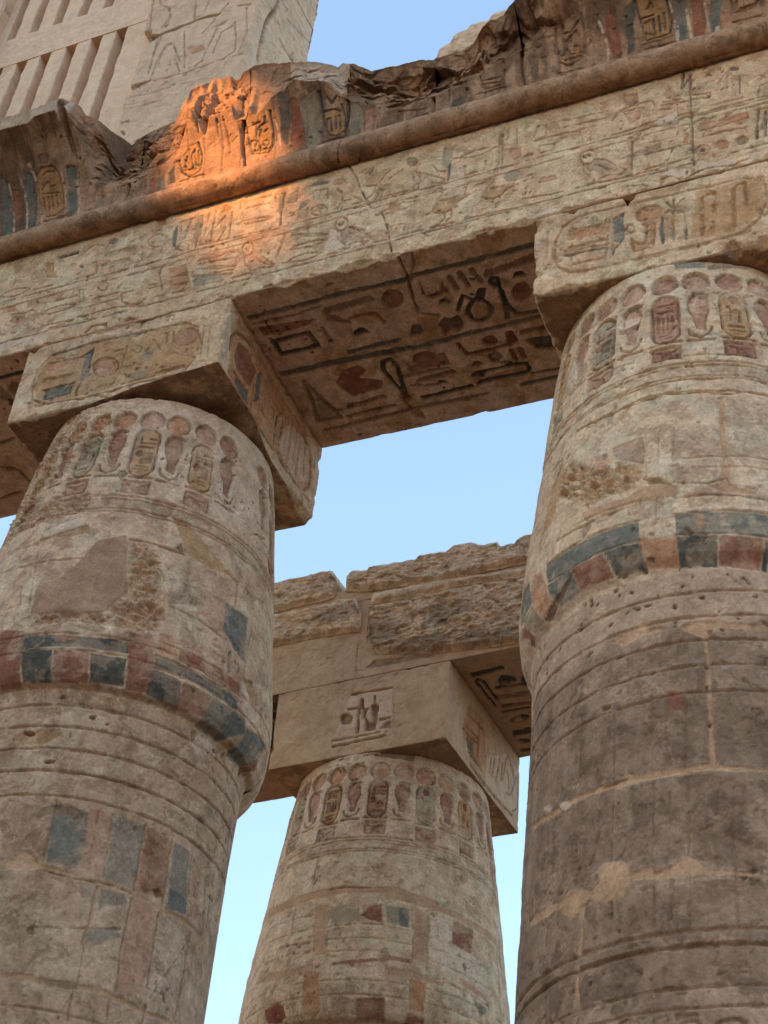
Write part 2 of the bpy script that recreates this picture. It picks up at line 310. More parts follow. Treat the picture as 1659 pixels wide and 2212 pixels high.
p 0 12 k 2.049 .778 2.049 .775 2.048 .773 2.046 .772 2.043 .772 2.040 .772 2.037 .774 2.034 .776 2.032 .779 2.030 .782 2.029 .785 2.029 .788 2.030 .790 2.032 .792 2.034 .793 2.037 .793 2.040 .792 2.043 .790 2.046 .787 2.048 .784 2.049 .781 2.049 .778
p 0 12 k 2.073 .776 2.072 .774 2.071 .772 2.069 .771 2.067 .771 2.064 .772 2.061 .773 2.059 .775 2.057 .777 2.055 .780 2.054 .783 2.054 .785 2.055 .787 2.057 .788 2.059 .789 2.061 .789 2.064 .788 2.067 .786 2.069 .784 2.071 .781 2.072 .779 2.073 .776
l 10 9 n 2.010 .587 2.108 .590 2.227 .584
p 0 5 o 2.139 1.082 2.137 1.071 2.135 1.061 2.133 1.055 2.129 1.051 2.126 1.050 2.122 1.053 2.120 1.059 2.117 1.067 2.116 1.078 2.116 1.089 2.116 1.100 2.118 1.111 2.120 1.119 2.123 1.124 2.127 1.127 2.130 1.126 2.133 1.121 2.136 1.114 2.138 1.104 2.139 1.093 2.139 1.082
p 0 6 r 2.214 1.117 2.211 1.136 2.273 1.120 2.276 1.041 2.217 1.051
l 9 8 n 1.956 1.066 2.025 1.052 2.131 1.048
l 9 8 n 1.956 1.015 2.135 1.003
l 9 8 n 1.956 .972 2.129 .963
l 11 9 n 2.163 .977 2.188 1.022 2.235 1.035 2.332 1.032 2.346 .984
p 0 5 p 2.216 1.001 2.290 .992 2.268 .935 2.240 .932
l 9 8 n 2.216 1.001 2.239 .931 2.268 .935 2.298 .993
l 9 8 n 2.203 1.015 2.290 1.001
p 0 6 o 2.379 1.054 2.402 1.104 2.417 1.088 2.410 1.065 2.444 1.015 2.459 1.017 2.413 1.004
l 10 9 n 2.377 .995 2.447 .988
l 9 8 n 2.371 .976 2.521 .954
l 9 8 n 2.360 .952 2.509 .917
l 9 8 n 2.439 .920 2.517 .885
l 9 8 n 2.493 .992 2.567 .975 2.560 .944 2.492 .967
l 9 8 n 2.437 .883 2.511 .875
p 0 2 w 2.348 .899 2.434 .918 2.431 .845 2.351 .848
l 11 8 b 2.346 .850 2.430 .837
l 10 9 n 2.156 .876 2.205 .875 2.347 .891
l 9 8 o 2.289 .817 2.364 .813 2.478 .807
l 10 9 d 2.243 .796 2.232 .578
l 9 8 n 2.243 .796 2.274 .808
p 0 5 p 2.283 .691 2.310 .703 2.335 .696 2.305 .681
l 10 9 n 2.285 .690 2.359 .686 2.476 .683
p 0 6 o 2.438 .696 2.460 .750 2.470 .746 2.462 .693
p 0 4 o 2.446 .749 2.456 .760 2.465 .748
l 9 8 n 2.287 .761 2.352 .749 2.411 .748
l 9 8 n 2.380 .594 2.472 .594
l 9 8 n 2.287 .594 2.370 .598
l 9 8 n 2.237 .576 2.335 .574
l 12 16 d 2.466 1.152 2.456 1.061 2.496 1.137
l 10 14 d 2.493 1.139 2.486 .961 2.485 .845 2.479 .638 2.478 .537
l 9 8 n 2.475 .850 2.704 .836 2.786 .839
l 9 6 b 2.505 .845 2.675 .837
p 0 5 o 2.507 .794 2.623 .783 2.705 .786 2.702 .747 2.524 .742 2.501 .773
l 10 9 n 2.514 .747 2.702 .747
l 8 8 n 2.513 .816 2.533 .824 2.531 .792 2.572 .814 2.570 .791 2.611 .813 2.614 .787 2.649 .812 2.698 .814 2.702 .747
l 9 8 n 2.502 .700 2.608 .705 2.693 .687
p 0 7 o 2.617 .616 2.616 .608 2.613 .601 2.608 .596 2.602 .593 2.595 .593 2.588 .596 2.581 .601 2.575 .608 2.571 .616 2.569 .625 2.569 .634 2.572 .642 2.576 .648 2.581 .652 2.588 .653 2.595 .652 2.602 .648 2.609 .642 2.614 .634 2.617 .625 2.617 .616
l 9 8 p 2.545 .614 2.544 .606 2.540 .598 2.535 .593 2.528 .589 2.520 .588 2.512 .590 2.504 .594 2.497 .601 2.492 .609 2.489 .618 2.488 .627 2.490 .635 2.495 .642 2.501 .646 2.509 .649 2.517 .648 2.525 .645 2.533 .639 2.539 .632 2.543 .623 2.545 .614
p 0 6 k 2.528 .617 2.528 .614 2.526 .611 2.524 .609 2.521 .608 2.518 .607 2.514 .608 2.511 .610 2.508 .612 2.506 .615 2.505 .618 2.505 .622 2.506 .625 2.507 .627 2.510 .629 2.513 .630 2.517 .629 2.520 .628 2.523 .626 2.526 .623 2.527 .620 2.528 .617
p 0 7 d 2.694 .615 2.693 .607 2.690 .600 2.685 .595 2.679 .592 2.672 .591 2.664 .592 2.657 .596 2.651 .603 2.647 .610 2.644 .618 2.644 .627 2.646 .635 2.650 .641 2.655 .645 2.662 .647 2.670 .647 2.677 .644 2.684 .639 2.689 .632 2.693 .624 2.694 .615
l 14 10 b 2.742 .770 2.724 .603
l 14 10 b 2.770 .757 2.757 .604
l 8 8 n 2.734 .782 2.781 .776
p 0 8 b 2.691 1.082 2.690 1.078 2.687 1.076 2.683 1.074 2.678 1.074 2.672 1.076 2.666 1.079 2.661 1.083 2.657 1.088 2.654 1.094 2.652 1.099 2.653 1.103 2.655 1.107 2.658 1.109 2.663 1.110 2.668 1.109 2.674 1.106 2.680 1.102 2.684 1.098 2.688 1.093 2.690 1.087 2.691 1.082
p 0 4 o 2.633 1.072 2.655 1.104 2.661 1.049 2.647 1.056
l 10 8 y 2.639 1.060 2.634 .977
l 9 8 d 2.689 1.053 2.681 .913
l 8 7 n 2.599 1.019 2.627 1.066
l 7 7 n 2.725 1.044 2.746 1.000
l 9 8 n 2.770 .997 2.793 .978
l 9 8 n 2.752 .888 2.760 .926 2.785 .935
l 9 8 n 2.557 .887 2.689 .884
p 0 4 w 2.473 .524 2.499 .567 2.545 .532 2.636 .548 2.636 .494 2.565 .485 2.496 .507
p 0 4 w 2.653 .525 2.760 .533 2.757 .496 2.682 .475
p 0 5 w 2.349 .545 2.384 .569 2.463 .528 2.461 .491 2.427 .474 2.391 .516
p 0 4 w 2.235 .522 2.304 .532 2.332 .506 2.321 .472 2.274 .499
l 12 14 d 2.216 .515 2.274 .506 2.321 .468
l 12 14 d 2.342 .509 2.386 .518 2.427 .474 2.475 .485
l 12 14 d 2.480 .490 2.543 .503 2.626 .483 2.683 .497
l 7 3 b 2.434 .969 2.429 .805 2.409 .700 2.375 .604 2.374 .519
l 13 10 y 2.018 .413 1.956 .371 1.925 .299 1.916 .229 1.932 .152 1.980 .094 2.046 .084
l 9 7 n 2.018 .413 2.657 .387 2.733 .342
l 9 7 n 2.046 .084 2.521 .076 2.634 .085 2.694 .132 2.732 .224 2.732 .333
l 8 6 n 2.016 .077 2.407 .066 2.634 .077
p 0 8 o 1.980 .329 2.139 .324 2.139 .278 1.982 .282
l 11 9 n 1.980 .338 2.140 .330
l 8 9 d 1.990 .341 1.992 .350
l 8 9 d 2.036 .345 2.037 .357
l 8 9 d 2.073 .343 2.074 .355
l 8 9 d 2.108 .340 2.110 .353
l 8 9 d 2.125 .339 2.126 .352
l 8 9 d 2.140 .338 2.141 .348
l 8 9 n 1.975 .233 1.978 .246 1.984 .233 1.987 .246 1.993 .233 1.995 .246 2.002 .232 2.004 .245 2.010 .232 2.013 .245 2.019 .232 2.022 .245 2.028 .232 2.031 .245 2.037 .231 2.039 .244 2.045 .231 2.048 .244 2.054 .231 2.057 .244 2.063 .231 2.066 .244 2.072 .230 2.074 .243 2.080 .230 2.083 .243 2.089 .230 2.092 .243 2.098 .230 2.101 .243 2.107 .229 2.109 .242 2.115 .229 2.118 .242 2.124 .229 2.127 .242 2.133 .229
l 9 8 n 1.965 .225 2.131 .204
l 10 9 b 1.965 .202 2.125 .188
l 9 8 n 1.989 .184 1.983 .137
l 9 8 n 1.980 .134 2.118 .133 2.125 .188
p 0 7 b 2.152 .214 2.158 .331 2.195 .363 2.191 .217 2.167 .199
l 10 9 b 2.155 .341 2.194 .361 2.190 .218 2.173 .188 2.154 .168 2.147 .122 2.155 .332
l 9 9 n 2.235 .255 2.234 .249 2.232 .244 2.229 .240 2.225 .239 2.221 .239 2.217 .241 2.212 .245 2.209 .250 2.207 .256 2.206 .263 2.206 .270 2.207 .275 2.210 .280 2.213 .282 2.218 .283 2.222 .282 2.226 .279 2.230 .274 2.233 .268 2.235 .262 2.235 .255
l 9 8 n 2.204 .235 2.239 .235
p 0 8 o 2.342 .327 2.342 .314 2.338 .302 2.330 .292 2.319 .285 2.306 .281 2.292 .281 2.278 .284 2.266 .291 2.256 .301 2.250 .313 2.248 .326 2.250 .339 2.257 .350 2.266 .359 2.279 .365 2.293 .367 2.307 .365 2.320 .359 2.331 .351 2.339 .340 2.342 .327
l 9 9 n 2.344 .327 2.343 .314 2.339 .301 2.331 .291 2.319 .283 2.306 .279 2.292 .279 2.278 .282 2.265 .290 2.255 .300 2.249 .313 2.247 .326 2.249 .339 2.256 .351 2.266 .360 2.278 .366 2.293 .369 2.307 .367 2.320 .361 2.332 .352 2.340 .340 2.344 .327
p 0 5 y 2.220 .197 2.249 .160 2.266 .162 2.282 .264 2.311 .262 2.309 .137 2.224 .125 2.217 .172
l 9 9 n 2.281 .256 2.273 .169 2.255 .158 2.221 .202 2.230 .127 2.300 .123 2.317 .251 2.294 .278 2.270 .265
l 13 8 b 2.344 .277 2.336 .208 2.338 .127
p 0 9 b 2.348 .154 2.348 .144 2.346 .135 2.345 .128 2.342 .123 2.340 .122 2.338 .123 2.336 .128 2.335 .135 2.334 .144 2.333 .154 2.334 .165 2.335 .174 2.337 .182 2.339 .188 2.341 .191 2.343 .191 2.345 .188 2.347 .182 2.348 .174 2.349 .164 2.348 .154
p 0 9 g 2.388 .161 2.387 .151 2.385 .142 2.384 .135 2.381 .131 2.379 .129 2.377 .131 2.375 .135 2.374 .142 2.373 .151 2.373 .162 2.373 .172 2.374 .182 2.376 .190 2.378 .196 2.380 .199 2.382 .199 2.384 .196 2.386 .190 2.387 .181 2.388 .172 2.388 .161
p 0 9 b 2.434 .148 2.433 .137 2.432 .128 2.430 .121 2.428 .116 2.426 .114 2.424 .116 2.422 .121 2.420 .128 2.420 .137 2.419 .148 2.420 .159 2.421 .169 2.423 .178 2.425 .184 2.427 .187 2.429 .187 2.431 .184 2.433 .178 2.434 .169 2.435 .159 2.434 .148
l 9 8 n 2.354 .300 2.384 .316 2.424 .282 2.430 .181
l 10 9 y 2.384 .316 2.381 .190
l 10 10 d 2.387 .315 2.390 .369
l 9 10 d 2.387 .319 2.430 .358
l 9 10 d 2.384 .321 2.363 .362
l 20 9 r 2.485 .129 2.497 .336
l 12 9 r 2.497 .336 2.515 .352 2.544 .349
l 16 9 r 2.544 .349 2.537 .211
l 20 9 r 2.604 .128 2.614 .339
l 12 9 r 2.614 .339 2.632 .360 2.660 .358
l 16 9 r 2.660 .358 2.656 .227
p 0 4 o 2.471 .402 2.501 .413 2.530 .397 2.488 .386
p 0 3 y 2.476 .381 2.735 .368 2.713 .160 2.579 .097 2.444 .113
l 9 7 n 1.893 .367 1.888 .212
p 0 3 w 1.803 .477 1.848 .508 1.873 .527 1.930 .514 1.867 .471
p 0 4 y -.379 .122 -.413 .200 -.403 .299 -.360 .382 -.180 .395 .070 .384 .295 .371 .364 .313 .393 .186 .365 .088 .199 .074 .000 .076 -.267 .065
l 10 8 b -.368 .384 -.181 .399 .070 .384 .294 .375
l 10 8 y -.368 .384 -.418 .304 -.423 .211 -.399 .120 -.339 .078
l 10 8 b -.339 .078 -.128 .049 .136 .060 .345 .054
l 10 8 y .294 .375 .363 .323 .392 .228 .384 .123 .342 .071
p 0 8 p -.376 .304 -.370 .337 -.193 .329 -.192 .294 -.348 .278
l 10 9 n -.374 .338 -.194 .332
l 8 8 n -.335 .339 -.336 .357 -.279 .339 -.276 .355 -.225 .348
l 8 9 n -.368 .223 -.369 .236 -.357 .223 -.358 .236 -.346 .223 -.347 .236 -.335 .223 -.336 .236 -.325 .222 -.325 .236 -.314 .222 -.314 .236 -.303 .222 -.303 .235 -.292 .222 -.292 .235 -.281 .222 -.281 .235 -.270 .222 -.270 .235 -.259 .222 -.259 .235 -.248 .222 -.248 .235 -.237 .221 -.237 .235 -.227 .221 -.227 .234 -.216 .221 -.216 .234 -.205 .221 -.205 .234 -.194 .221
l 9 8 n -.373 .222 -.207 .214
p 0 8 b -.337 .102 -.347 .163 -.209 .164 -.209 .106
l 12 10 k -.359 .167 -.208 .172
l 12 8 k -.338 .106 -.210 .110
l 12 8 k -.347 .163 -.340 .111
l 12 8 k -.217 .166 -.215 .116
p 0 8 b -.184 .173 -.188 .336 -.151 .359 -.141 .194 -.166 .184
l 10 9 k -.134 .191 -.165 .180 -.180 .097
l 10 9 k -.188 .336 -.152 .361 -.153 .308
p 0 8 p -.005 .217 -.001 .201 -.003 .186 -.010 .175 -.022 .167 -.037 .164 -.054 .166 -.072 .173 -.089 .184 -.104 .198 -.115 .214 -.121 .231 -.122 .247 -.118 .260 -.109 .270 -.095 .275 -.078 .276 -.060 .271 -.042 .262 -.026 .249 -.013 .234 -.005 .217
l 11 9 r .000 .217 .004 .199 .002 .183 -.006 .170 -.018 .162 -.034 .159 -.053 .161 -.073 .168 -.091 .180 -.107 .196 -.119 .213 -.126 .232 -.128 .249 -.123 .264 -.113 .275 -.098 .281 -.080 .281 -.060 .276 -.041 .266 -.023 .252 -.009 .235 .000 .217
l 9 8 n .022 .321 .021 .228 .017 .154
l 9 9 n -.036 .305 .011 .308
l 9 8 n .031 .183 .077 .185 .081 .201 .111 .183
l 9 9 n .069 .158 .116 .161
p 0 4 g .078 .086 .072 .145 .146 .139 .169 .091
p 0 4 g .104 .219 .134 .269 .170 .257 .162 .192 .118 .181
l 9 8 g .102 .279 .102 .273 .100 .268 .096 .265 .090 .264 .083 .264 .075 .267 .068 .272 .061 .278 .056 .285 .052 .292 .051 .298 .052 .304 .055 .308 .060 .310 .066 .310 .074 .308 .082 .304 .089 .299 .095 .293 .099 .286 .102 .279
l 9 8 g .165 .246 .165 .240 .164 .236 .160 .233 .155 .232 .149 .233 .143 .235 .136 .239 .131 .244 .126 .250 .123 .257 .122 .262 .123 .268 .125 .271 .130 .273 .135 .274 .141 .272 .148 .269 .154 .264 .159 .258 .163 .252 .165 .246
l 9 8 n .150 .323 .198 .248 .222 .224 .198 .215
l 9 8 n .200 .341 .247 .339 .248 .300
l 8 8 n .214 .337 .225 .265
l 8 8 n .241 .337 .253 .256
p 0 8 p .365 .294 .369 .280 .368 .267 .362 .254 .352 .245 .338 .238 .322 .236 .306 .238 .290 .244 .276 .253 .266 .265 .259 .279 .258 .293 .262 .306 .270 .318 .282 .326 .297 .330 .313 .330 .330 .326 .345 .318 .357 .307 .365 .294
l 9 8 n .368 .295 .372 .280 .371 .265 .365 .252 .354 .241 .340 .235 .323 .232 .306 .234 .289 .241 .275 .251 .264 .264 .257 .279 .255 .294 .259 .308 .267 .320 .280 .329 .296 .334 .313 .334 .330 .329 .346 .321 .359 .309 .368 .295
l 11 8 w .260 .237 .308 .188 .350 .171 .368 .145
l 10 8 y .280 .197 .359 .156 .375 .138
l 9 9 n .202 .095 .203 .109 .213 .095 .213 .109 .224 .095 .224 .109 .234 .095 .234 .109 .245 .094 .245 .109 .255 .094 .255 .109 .266 .094 .266 .109 .276 .094 .276 .109 .287 .094 .287 .108 .297 .094 .298 .108 .308 .094 .308 .108 .318 .094 .318 .108 .329 .094 .329 .108 .339 .094
l 9 8 n .038 .085 .203 .085
l 8 5 b .057 .027 .169 .026
l 9 7 n -.359 .075 -.060 .045 .061 -.023
l 8 6 n .396 .320 .407 .140
l 8 6 n .427 .293 .442 .121
'''
CARVE['R1'] = '''
p 0 4 o .072 .229 .072 .295 .116 .360 .190 .402 .342 .417 .507 .406 .676 .400 .796 .414 .862 .355 .926 .208 .877 .114 .786 .090 .602 .079 .400 .073 .261 .067 .147 .061 .091 .104
l 14 10 d .075 .219 .066 .282 .099 .343 .171 .390 .245 .403
l 14 8 d .091 .104 .131 .078 .294 .065 .602 .079 .767 .073 .858 .092 .904 .150 .918 .236 .879 .337 .792 .382
l 10 8 d .908 .227 .862 .355 .781 .379
p 0 8 b .154 .120 .173 .144 .277 .153 .293 .103 .244 .089 .166 .099
l 12 9 d .131 .143 .276 .158
l 9 9 d .274 .163 .281 .105
p 0 8 b .317 .311 .349 .356 .369 .214 .331 .158
l 10 10 d .318 .093 .306 .274
l 10 10 d .331 .158 .379 .217 .352 .345
p 0 5 r .128 .319 .214 .358 .306 .313 .276 .192 .152 .176 .117 .221
l 10 9 d .392 .249 .404 .174 .439 .167
l 9 9 d .441 .275 .503 .260 .517 .213
l 12 10 k .552 .093 .540 .254 .572 .304 .594 .270 .602 .099
l 12 10 k .651 .109 .639 .277
l 14 10 r .686 .088 .682 .337
l 14 10 r .739 .174 .732 .355
l 14 10 r .781 .111 .770 .349
l 14 10 r .847 .180 .822 .362
l 9 7 k .638 .156 .640 .272
p 0 4 w .591 .115 .617 .271 .692 .346 .872 .364 .915 .200 .786 .090
p 0 2 w .792 .069 .995 .134 .980 .391 .920 .421 .946 .226 .910 .128
l 9 7 n .350 .059 .652 .065 .921 .086
l 8 6 b .923 .410 .929 .292
p 0 2 w -.035 .239 .010 .421 .056 .279 .091 .104 .013 .091
'''
CARVE['S'] = '''
l 26 6 b .520 .134 .698 .135 .940 .130 1.258 .139
l 10 6 d .518 .169 .718 .180 .846 .163
l 22 10 d .845 .206 .857 .191 .865 .205 .877 .191 .884 .204 .897 .190 .904 .204 .917 .189 .924 .203 .937 .189 .944 .202 .956 .188 .964 .202 .976 .187 .983 .201 .996 .187 1.003 .200 1.015 .186 1.022 .200 1.035 .185 1.042 .199 1.054 .185 1.061 .198
p 0 4 r .533 .194 .799 .226 .748 .249 .620 .261 .533 .247
p 0 10 d .844 .227 .880 .226 .903 .265 .932 .281 .924 .298 .895 .285 .836 .257
l 20 10 o .936 .269 .983 .265 1.047 .279 1.066 .330
p 0 10 r 1.192 .236 1.184 .250 1.173 .262 1.160 .270 1.146 .274 1.132 .274 1.119 .268 1.109 .259 1.103 .246 1.100 .231 1.102 .216 1.108 .201 1.118 .188 1.130 .178 1.144 .172 1.158 .170 1.171 .173 1.182 .180 1.190 .191 1.195 .205 1.195 .220 1.192 .236
p 0 12 k .910 .369 .921 .343 .952 .330 .973 .340 .985 .370
l 26 10 k .558 .295 .729 .292 .739 .376 .565 .371 .563 .296
l 20 9 d .798 .288 .806 .370
l 22 6 b .856 .450 1.089 .449
l 30 6 b .512 .487 .737 .488 1.118 .505
p 0 3 d .506 .478 .591 .463 .798 .466 .952 .466 .935 .481 .740 .481
p 0 3 w .815 .283 .918 .303 .902 .377 .859 .444 .778 .391
p 0 3 w 1.064 .362 1.183 .335 1.138 .452 1.074 .438
l 26 6 b 1.143 .138 1.236 .138
l 26 6 b 1.282 .127 1.503 .130 1.799 .128
l 22 11 d 1.564 .220 1.576 .202 1.586 .218 1.597 .200 1.607 .216 1.618 .198 1.628 .213 1.639 .195 1.649 .211 1.661 .193 1.670 .209 1.682 .191 1.691 .207 1.702 .189 1.712 .204 1.723 .187 1.733 .202 1.744 .184 1.754 .200 1.765 .182 1.774 .198
p 0 9 r 1.276 .238 1.291 .156 1.287 .248 1.352 .242 1.378 .197 1.386 .260 1.311 .269
p 0 4 w 1.296 .184 1.352 .156 1.375 .177 1.354 .236 1.290 .242
l 26 10 d 1.416 .183 1.425 .252
l 26 10 d 1.465 .173 1.474 .248
l 26 10 d 1.517 .170 1.530 .246
p 0 10 k 1.323 .313 1.335 .287 1.356 .287 1.380 .312
p 0 10 k 1.662 .266 1.679 .242 1.705 .240 1.725 .270
p 0 9 r 1.713 .361 1.707 .376 1.698 .388 1.686 .397 1.674 .401 1.661 .401 1.650 .396 1.641 .387 1.635 .375 1.633 .360 1.634 .344 1.639 .329 1.647 .316 1.658 .305 1.670 .299 1.682 .297 1.694 .299 1.704 .306 1.711 .317 1.716 .330 1.716 .346 1.713 .361
l 22 9 k 1.584 .290 1.569 .259 1.582 .243 1.602 .250 1.597 .281 1.583 .430 1.575 .469
l 20 9 k 1.597 .281 1.595 .394 1.618 .462 1.705 .476
l 22 9 k 1.520 .411 1.513 .426 1.502 .439 1.488 .449 1.473 .453 1.458 .453 1.445 .447 1.434 .437 1.427 .423 1.424 .407 1.425 .389 1.431 .373 1.441 .359 1.453 .348 1.467 .341 1.482 .339 1.496 .342 1.508 .350 1.518 .362 1.523 .377 1.524 .394 1.520 .411
p 0 4 y 1.449 .388 1.475 .355 1.498 .363 1.515 .402 1.492 .443 1.448 .435
l 18 9 k 1.388 .368 1.435 .295 1.477 .336 1.520 .283 1.534 .287 1.511 .326 1.484 .345
l 24 6 b 1.314 .505 1.527 .506 1.718 .501
p 0 4 m 1.207 .352 1.268 .357 1.302 .379 1.270 .421 1.264 .482 1.309 .489 1.281 .523 1.194 .499 1.186 .464 1.219 .418 1.202 .378
p 0 16 k 1.275 .422 1.319 .388 1.345 .403 1.325 .459 1.290 .483
p 0 16 k 1.347 .397 1.380 .393 1.385 .450 1.349 .481 1.334 .462
p 0 3 w 1.082 .333 1.120 .276 1.169 .285 1.174 .369 1.126 .424 1.084 .411
p 0 14 k 1.172 .389 1.207 .394 1.207 .436 1.176 .461 1.148 .438
l 24 6 b 1.018 .454 1.072 .453
l 26 6 b .998 .505 1.183 .513 1.295 .513
p 0 10 r 1.494 .583 1.489 .591 1.483 .598 1.474 .602 1.464 .604 1.454 .603 1.445 .599 1.437 .593 1.431 .585 1.428 .576 1.428 .567 1.431 .558 1.437 .551 1.445 .545 1.454 .542 1.464 .542 1.474 .544 1.482 .549 1.489 .556 1.494 .565 1.495 .574 1.494 .583
l 22 9 r 1.324 .551 1.342 .618 1.436 .622 1.569 .614 1.562 .555 1.548 .551 1.535 .624
p 0 6 r 1.549 .548 1.563 .552 1.569 .614 1.530 .623
l 16 9 d 1.599 .575 1.609 .559 1.616 .575 1.626 .559 1.633 .575 1.643 .559 1.650 .575 1.660 .559 1.666 .574 1.677 .559 1.683 .574 1.694 .559 1.700 .574 1.710 .559 1.717 .574
p 0 12 k 1.602 .610 1.713 .617 1.717 .703 1.641 .683
p 0 8 r 1.209 .594 1.203 .606 1.193 .615 1.180 .622 1.165 .625 1.149 .625 1.133 .621 1.120 .614 1.110 .604 1.104 .593 1.103 .581 1.106 .569 1.114 .558 1.126 .550 1.141 .545 1.157 .544 1.173 .546 1.187 .551 1.199 .560 1.207 .570 1.210 .582 1.209 .594
p 0 7 r 1.062 .569 1.081 .612 1.190 .610 1.231 .572 1.250 .578 1.251 .651 1.066 .652
l 14 9 d 1.471 .676 1.442 .682 1.444 .660 1.468 .653 1.475 .677 1.459 .694 1.433 .693 1.425 .669 1.438 .648 1.460 .644
l 16 9 d 1.428 .662 1.433 .693 1.504 .719
l 24 9 r 1.531 .652 1.533 .710
l 24 9 r 1.566 .656 1.571 .707
p 0 10 k 1.333 .698 1.350 .671 1.373 .667 1.400 .697
l 22 9 k 1.362 .763 1.336 .744 1.344 .735 1.529 .738 1.567 .750 1.573 .781 1.552 .800 1.351 .793 1.332 .802
p 0 3 o 1.375 .771 1.518 .756 1.556 .768 1.545 .787 1.380 .787
l 14 6 d 1.019 .660 1.207 .666
l 16 8 d 1.089 .710 1.099 .698 1.105 .709 1.115 .697 1.122 .708 1.131 .696 1.138 .707 1.148 .695 1.154 .706 1.164 .694 1.170 .705 1.180 .694 1.186 .704 1.196 .693 1.202 .703 1.212 .692 1.218 .702 1.228 .691 1.234 .701 1.244 .690 1.250 .700
l 22 6 b 1.517 .860 1.695 .863
l 14 6 r 1.574 .811 1.709 .816
l 12 14 d 1.256 .021 1.252 .124 1.230 .250 1.225 .330 1.300 .368
l 9 6 g 1.254 .138 1.301 .075 1.314 .015
l 24 8 d .593 .559 .553 .811 .662 .818 .593 .559
p 0 3 g .602 .640 .572 .799 .641 .806
p 0 4 w .633 .554 .616 .609 .706 .637 .704 .733 .779 .738 .737 .778 .633 .658
p 0 6 r .725 .608 .784 .542 .864 .533 .885 .573 .838 .610 .933 .656 .909 .700 .766 .708 .742 .657
l 22 9 k .995 .788 .957 .596 .974 .551 1.013 .547 1.023 .600 .998 .762
p 0 8 r 1.016 .798 1.012 .805 1.007 .810 1.000 .814 .993 .816 .986 .815 .979 .813 .974 .808 .971 .802 .969 .795 .970 .788 .972 .781 .977 .775 .983 .770 .990 .768 .997 .767 1.004 .769 1.010 .772 1.014 .778 1.017 .784 1.017 .791 1.016 .798
l 16 9 d .716 .770 .729 .756 .737 .768 .750 .755 .757 .767 .770 .753 .778 .765 .791 .752 .799 .764 .811 .750 .819 .762 .832 .749 .840 .761 .852 .747 .860 .759 .872 .746 .880 .758 .893 .744 .901 .756
l 18 9 d .694 .818 .926 .819
l 24 6 d .558 .876 .786 .865 1.047 .865 1.344 .870
p 0 11 k 1.152 .750 1.172 .731 1.194 .738 1.211 .760
l 28 11 k 1.068 .810 1.290 .806
l 14 9 d 1.074 .715 1.085 .702 1.092 .714 1.103 .701 1.110 .713 1.122 .700 1.129 .712 1.140 .699 1.147 .711 1.158 .698 1.165 .710 1.177 .697 1.184 .709 1.195 .696 1.202 .708 1.213 .695 1.220 .707 1.231 .694 1.238 .706 1.249 .693 1.256 .705
l 24 9 k 1.326 .745 1.375 .744
p 0 3 w .536 .628 .571 .578 .576 .640 .559 .723 .531 .697
l 12 6 d 1.047 .666 1.238 .667
l 12 6 d 1.038 .723 1.152 .750
l 12 6 d .650 .769 .778 .773
p 0 12 o .967 .779 1.002 .851 1.027 .885 1.032 .940 .987 .909
l 24 6 k -.733 .121 -.595 .118
p 0 9 d -.681 .207 -.688 .216 -.697 .224 -.707 .229 -.717 .232 -.726 .232 -.733 .229 -.738 .223 -.740 .215 -.740 .206 -.736 .195 -.730 .186 -.722 .177 -.712 .171 -.703 .166 -.693 .165 -.685 .167 -.679 .171 -.675 .178 -.674 .187 -.676 .197 -.681 .207
p 0 5 d -.758 .160 -.749 .225 -.740 .291 -.808 .238
l 18 9 d -1.069 .649 -.994 .698 -.985 .790
l 20 8 d -.973 .498 -.890 .490
l 16 8 d -1.198 .852 -1.067 .837
'''
CARVE['F3'] = '''
p 0 -4 w -.145 .045 -.113 .164 -.061 .333 .191 .331 .207 .131 .154 .019 -.136 .013
l 9 10 d -.145 .051 .141 .052
l 9 10 d -.142 .016 .172 .025
l 11 12 d -.056 .334 .191 .328
l 9 10 d -.071 .239 -.002 .236
p 0 12 d -.038 .179 -.037 .168 -.039 .158 -.045 .150 -.053 .145 -.063 .142 -.074 .143 -.085 .147 -.096 .154 -.104 .163 -.110 .174 -.113 .185 -.113 .196 -.109 .205 -.102 .211 -.093 .215 -.082 .216 -.070 .213 -.059 .208 -.050 .199 -.043 .189 -.038 .179
l 16 13 d -.001 .074 -.002 .236 .008 .286
l 14 13 d -.002 .236 .019 .226 .013 .285
l 10 11 d .029 .219 .029 .166 .049 .220
p 0 13 d .042 .081 .044 .163 .068 .117 .087 .124 .067 .232 .095 .247 .117 .222 .106 .074
l 10 11 d .090 .248 .087 .291
l 10 11 d .134 .135 .192 .134
p 0 8 d .130 .074 .165 .108 .194 .113 .187 .073
l 3 3 n -.388 .445 -.041 .442
l 3 3 n -.041 .442 -.036 .490 .055 .481
p 0 6 d .011 .496 .060 .537 .413 .509 .435 .482 .043 .489
l 3 4 n -.410 .443 -.047 .440
l 3 4 n -.047 .440 -.056 .751 -.050 .919
'''
